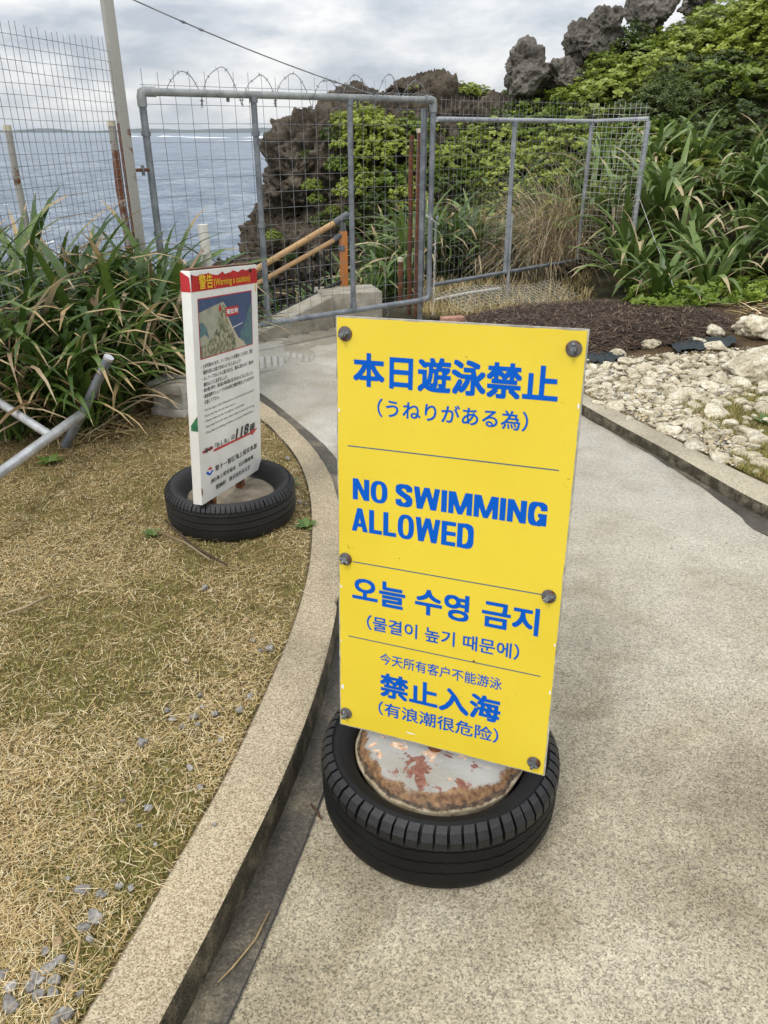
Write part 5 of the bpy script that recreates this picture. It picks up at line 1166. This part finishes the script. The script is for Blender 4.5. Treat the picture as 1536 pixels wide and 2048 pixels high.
# leaf litter under the left thicket and right of the mulch
def litter(name, n, fx, fy, zf, cols, Lr, Wr):
    x = fx(n); y = fy(n); P = np.stack([x, y, np.array([zf(a, b) for a, b in zip(x, y)]) + .012 + .02 * rng.random(n)], 1)
    blades(name, P, Lr[0] + (Lr[1] - Lr[0]) * rng.random(n), Wr[0] + (Wr[1] - Wr[0]) * rng.random(n), rng.random(n) * 6.28, -.1 + .35 * rng.random(n), -.5 * rng.random(n), pick(cols, n), seg_=3)
litter('leaf_litter', 1400, lambda n: -2.6 + 1.15 * rng.random(n), lambda n: 3.95 + .95 * rng.random(n), lawn_z, DRY + [(.2, .13, .07)], (.05, .22), (.005, .016))
litter('leaf_litter', 700, lambda n: 3.0 + 1.6 * rng.random(n), lambda n: 5.0 + 2.0 * rng.random(n), bed_z, DRY + [(.3, .13, .05), (.2, .13, .07)], (.06, .28), (.006, .02))

# ------------------------------------------------------------------ shrubs
def rosette_cloud(name, nros, leafl, mat, seed, flat=.75, nl=8, wide=.32, upw=.55):
    r_ = np.random.default_rng(seed); V, Fq, A = [], [], []
    for i in range(nros):
        d = r_.normal(size=3); d[2] = abs(d[2]) * 1.0 - .25; d /= np.linalg.norm(d); rad = (.55 + .45 * r_.random() ** .5) * (1 + .35 * noise.fractal(Vector(d) * 1.7 + Vector((seed, 0, 0)), 1., 2., 3))
        c = d * rad * np.array([1, 1, flat]); ax = d * (1 - upw) + np.array([0, 0, upw]) + r_.normal(size=3) * .25; ax /= np.linalg.norm(ax)
        a = np.cross(ax, [.3, .9, .1]); a /= np.linalg.norm(a); b = np.cross(ax, a); ph = r_.random() * 6.28
        for k in range(nl):
            t = ph + k * 2.4; el = .15 + .9 * k / nl; dr = (a * math.cos(t) + b * math.sin(t)) * math.cos(el) + ax * math.sin(el); sd_ = np.cross(ax, dr); sd_ /= np.linalg.norm(sd_) + 1e-6; L_ = leafl * (.7 + .5 * r_.random()) * (1 - .35 * k / nl); o = len(V)
            nrm = np.cross(dr, sd_); mid = c + dr * L_ * .62 + nrm * L_ * .05
            V += [c, mid - sd_ * L_ * wide, c + dr * L_ - nrm * L_ * .06, mid + sd_ * L_ * wide]; A += [0, .6, 1, .6]; Fq.append((o, o + 1, o + 2, o + 3))
    return np_mesh(name, np.array(V), np.array(Fq), np.zeros((0, 3)), mat, along=np.array(A))
CL = {'bright': [rosette_cloud('foliage', 170, .17, 'shrub_leaf', 70 + k) for k in range(4)], 'dark': [rosette_cloud('foliage', 420, .12, 'shrub_leaf_dark', 80 + k, nl=6, wide=.16, upw=.3) for k in range(3)], 'mid': [rosette_cloud('foliage', 200, .16, 'shrub_leaf_dark', 90 + k) for k in range(3)], 'ground': [rosette_cloud('foliage', 44, .30, 'groundcover_leaf', 95 + k, nl=9, wide=.24, flat=.6) for k in range(3)]}
mb = MB()
for k in range(7): a = k * .9; mb.tube([(0, 0, -.5), (.3 * math.cos(a), .3 * math.sin(a), .05), (.62 * math.cos(a + .2), .62 * math.sin(a + .2), .32 + .06 * (k % 3))], [.035, .025, .01], 5)
STEM = mb.mesh('stem'); STEM.materials.append(MATS['hill_soil'])
def shrub(kind, x, y, z, s, label, group, sz=1., name='shrub'):
    e_ = empty(name, (x, y, z), label, 'shrub', group); rz = random.uniform(0, 6.28)
    o = link('foliage', random.choice(CL[kind]), None, e_); o.scale = (s, s, s * sz); o.rotation_euler = (0, 0, rz); o2 = link('stem', STEM, None, e_); o2.scale = (s, s, s * sz); o2.rotation_euler = (0, 0, rz); return e_
HB = ('yellow-green leafy shrub on the hill slope beyond the fence', 'bright shrubs on the hill'); HD = ('dark fine-leaved shrub on the hill slope beyond the fence', 'dark shrubs on the hill')
spots = []
for _ in range(6000):
    if len(spots) >= 190: break
    x = random.uniform(1.6, 9.5); y = random.uniform(10.0, 15.3)
    if x > .60 * y + 1.2 or any((x - a) ** 2 + (y - b) ** 2 < .20 for a, b in spots): continue
    spots.append((x, y))
for x, y in spots:
    dk = fbm((x, y, 4), .55, 3) + .35 * fbm((x, y, 9), 1.6, 2); k = 'bright' if dk < .27 else ('dark' if dk > .36 else 'mid'); s = random.uniform(.42, .62)
    zone = ('just above the strap-leaf bank', 'low') if y < 11.6 else ('along the hilltop ridge near the grey rocks', 'ridge') if y > 13.8 else ('halfway up the hill slope', 'middle'); kn = 'yellow-green leafy shrub ' if k == 'bright' else 'dark fine-leaved shrub ' if k == 'dark' else 'dull green broad-leaved shrub '; shrub(k, x, y, ground_h(x, y) + .08, s, kn + zone[0], kn + zone[1], .85)
CB = ('yellow-green shrub clinging to the dark cliff rock', 'shrubs on the cliff')
for px, py, Y, s, k in ((715, 235, 12.6, .34, 'bright'), (760, 250, 12.6, .36, 'bright'), (700, 275, 12.4, .3, 'bright'), (745, 300, 12.3, .34, 'bright'), (790, 290, 12.4, .36, 'bright'), (820, 250, 12.7, .32, 'bright'), (730, 350, 12.1, .3, 'bright'), (780, 350, 12.1, .34, 'bright'), (850, 330, 12.3, .36, 'bright'), (900, 310, 12.5, .38, 'bright'), (950, 270, 12.8, .32, 'bright'), (890, 360, 12.1, .36, 'mid'), (950, 350, 12.2, .36, 'bright'), (1000, 310, 12.5, .36, 'bright'), (1060, 320, 12.3, .4, 'bright'), (1110, 350, 12., .36, 'mid'), (1020, 360, 12., .34, 'mid'), (760, 400, 11.8, .32, 'mid'), (820, 390, 11.8, .34, 'bright'), (625, 360, 12.2, .16, 'bright'), (632, 385, 12.1, .13, 'bright'), (668, 408, 12.0, .12, 'bright'), (545, 460, 12.0, .14, 'bright'), (700, 430, 11.7, .26, 'mid'), (1140, 290, 12.5, .4, 'bright'), (1180, 330, 12.2, .4, 'bright'), (1090, 250, 12.9, .34, 'bright'), (960, 400, 11.7, .34, 'mid'), (1050, 410, 11.5, .3, 'mid'), (870, 250, 13., .24, 'bright'), (690, 230, 12.8, .22, 'bright'), (665, 260, 12.5, .2, 'mid'), (680, 320, 12.2, .22, 'bright'), (700, 370, 11.9, .24, 'bright'), (650, 430, 11.9, .2, 'mid'), (840, 290, 12.5, .3, 'bright'), (930, 300, 12.5, .34, 'bright'), (980, 250, 12.9, .26, 'mid'), (1150, 230, 12.9, .36, 'bright'), (1130, 190, 13., .3, 'bright'), (1050, 225, 13., .26, 'mid'), (1170, 160, 13.3, .3, 'mid'), (1215, 120, 13.6, .32, 'bright'), (1240, 80, 14., .34, 'mid'), (1270, 60, 14.2, .3, 'mid'), (610, 300, 12.6, .13, 'mid'), (740, 215, 13., .2, 'bright'), (575, 500, 11.8, .14, 'mid'), (780, 450, 11.5, .3, 'mid'), (860, 430, 11.6, .3, 'bright')):
    c = gy(px, py, Y); shrub(k, c[0], c[1], c[2] - .1, s, CB[0] if k == 'bright' else 'dark green shrub clinging to the lower cliff rock', CB[1] if k == 'bright' else 'dark shrubs on the cliff')
for px, Y in ((825, 13.6), (850, 13.7), (875, 13.6), (900, 13.7), (925, 13.7), (945, 13.8)):
    c = gy(px, 172, Y); shrub('bright', c[0], c[1], c[2] - .12, .27, 'small leafy shrub in the row on the cliff crest against the sky', 'shrubs on the cliff crest', .8)
for px, py in ((1310, 600), (1350, 590), (1395, 585), (1440, 575), (1480, 565), (1525, 560), (1340, 605), (1420, 600), (1470, 590), (1520, 580), (1545, 540), (1500, 540), (1375, 560), (1540, 600)):
    q = gz(px, py + 14, .15); shrub('ground', q[0], q[1], bed_z(q[0], q[1]) + .02, random.uniform(.22, .3), 'low bright rosette-leaved groundcover at the edge of the mulch', 'groundcover by the mulch', .9, 'groundcover_plant')
# small weeds by the white sign's tyre and on the lawn
def weed(px, py, s, lab):
    q = gz(px, py, ZL); e_ = empty('weed', (q[0], q[1], lawn_z(q[0], q[1])), lab, 'weed', None)
    for k in range(7):
        me = LEAVES['strap_leaf_bright'][3 + k % 2]; o = link('leaf', WEED[k % 2], None, e_); o.scale = (s, s * 1.2, s); o.rotation_euler = (0, 0, k * .9 + px)
WEED = [leaf_mesh(.8, 1.2, .22, 6, None, 'weed_leaf'), leaf_mesh(.5, .7, .2, 6, None, 'weed_leaf')]
weed(575, 968, .07, 'small green weed behind the white board tyre'); weed(612, 1052, .06, 'green weed between the white board tyre and the kerb'); weed(305, 1068, .05, 'tiny green weed in front of the white board tyre, lawn side'); weed(100, 925, .08, 'light green weed under the silver pipe barrier'); weed(1533, 846, .09, 'dark green weed among the pale stones')

# ------------------------------------------------------------------ sea haze: one even box of air round everything
hz_ = MB().box((0, 10450, 25.2), (56000, 21100, 79.4)).build('haze', None); hz_['kind'] = 'stuff'
hm = bpy.data.materials.new('haze_air'); hm.use_nodes = True; ht = hm.node_tree; ht.nodes.remove(ht.nodes['Principled BSDF'])
hv_ = ht.nodes.new('ShaderNodeVolumePrincipled'); hv_.inputs['Color'].default_value = (.80, .88, .97, 1); hv_.inputs['Density'].default_value = 4.5e-5; hv_.inputs['Anisotropy'].default_value = .2
ht.links.new(hv_.outputs[0], ht.nodes['Material Output'].inputs['Volume']); hz_.data.materials.append(hm); hm.cycles.homogeneous_volume = True
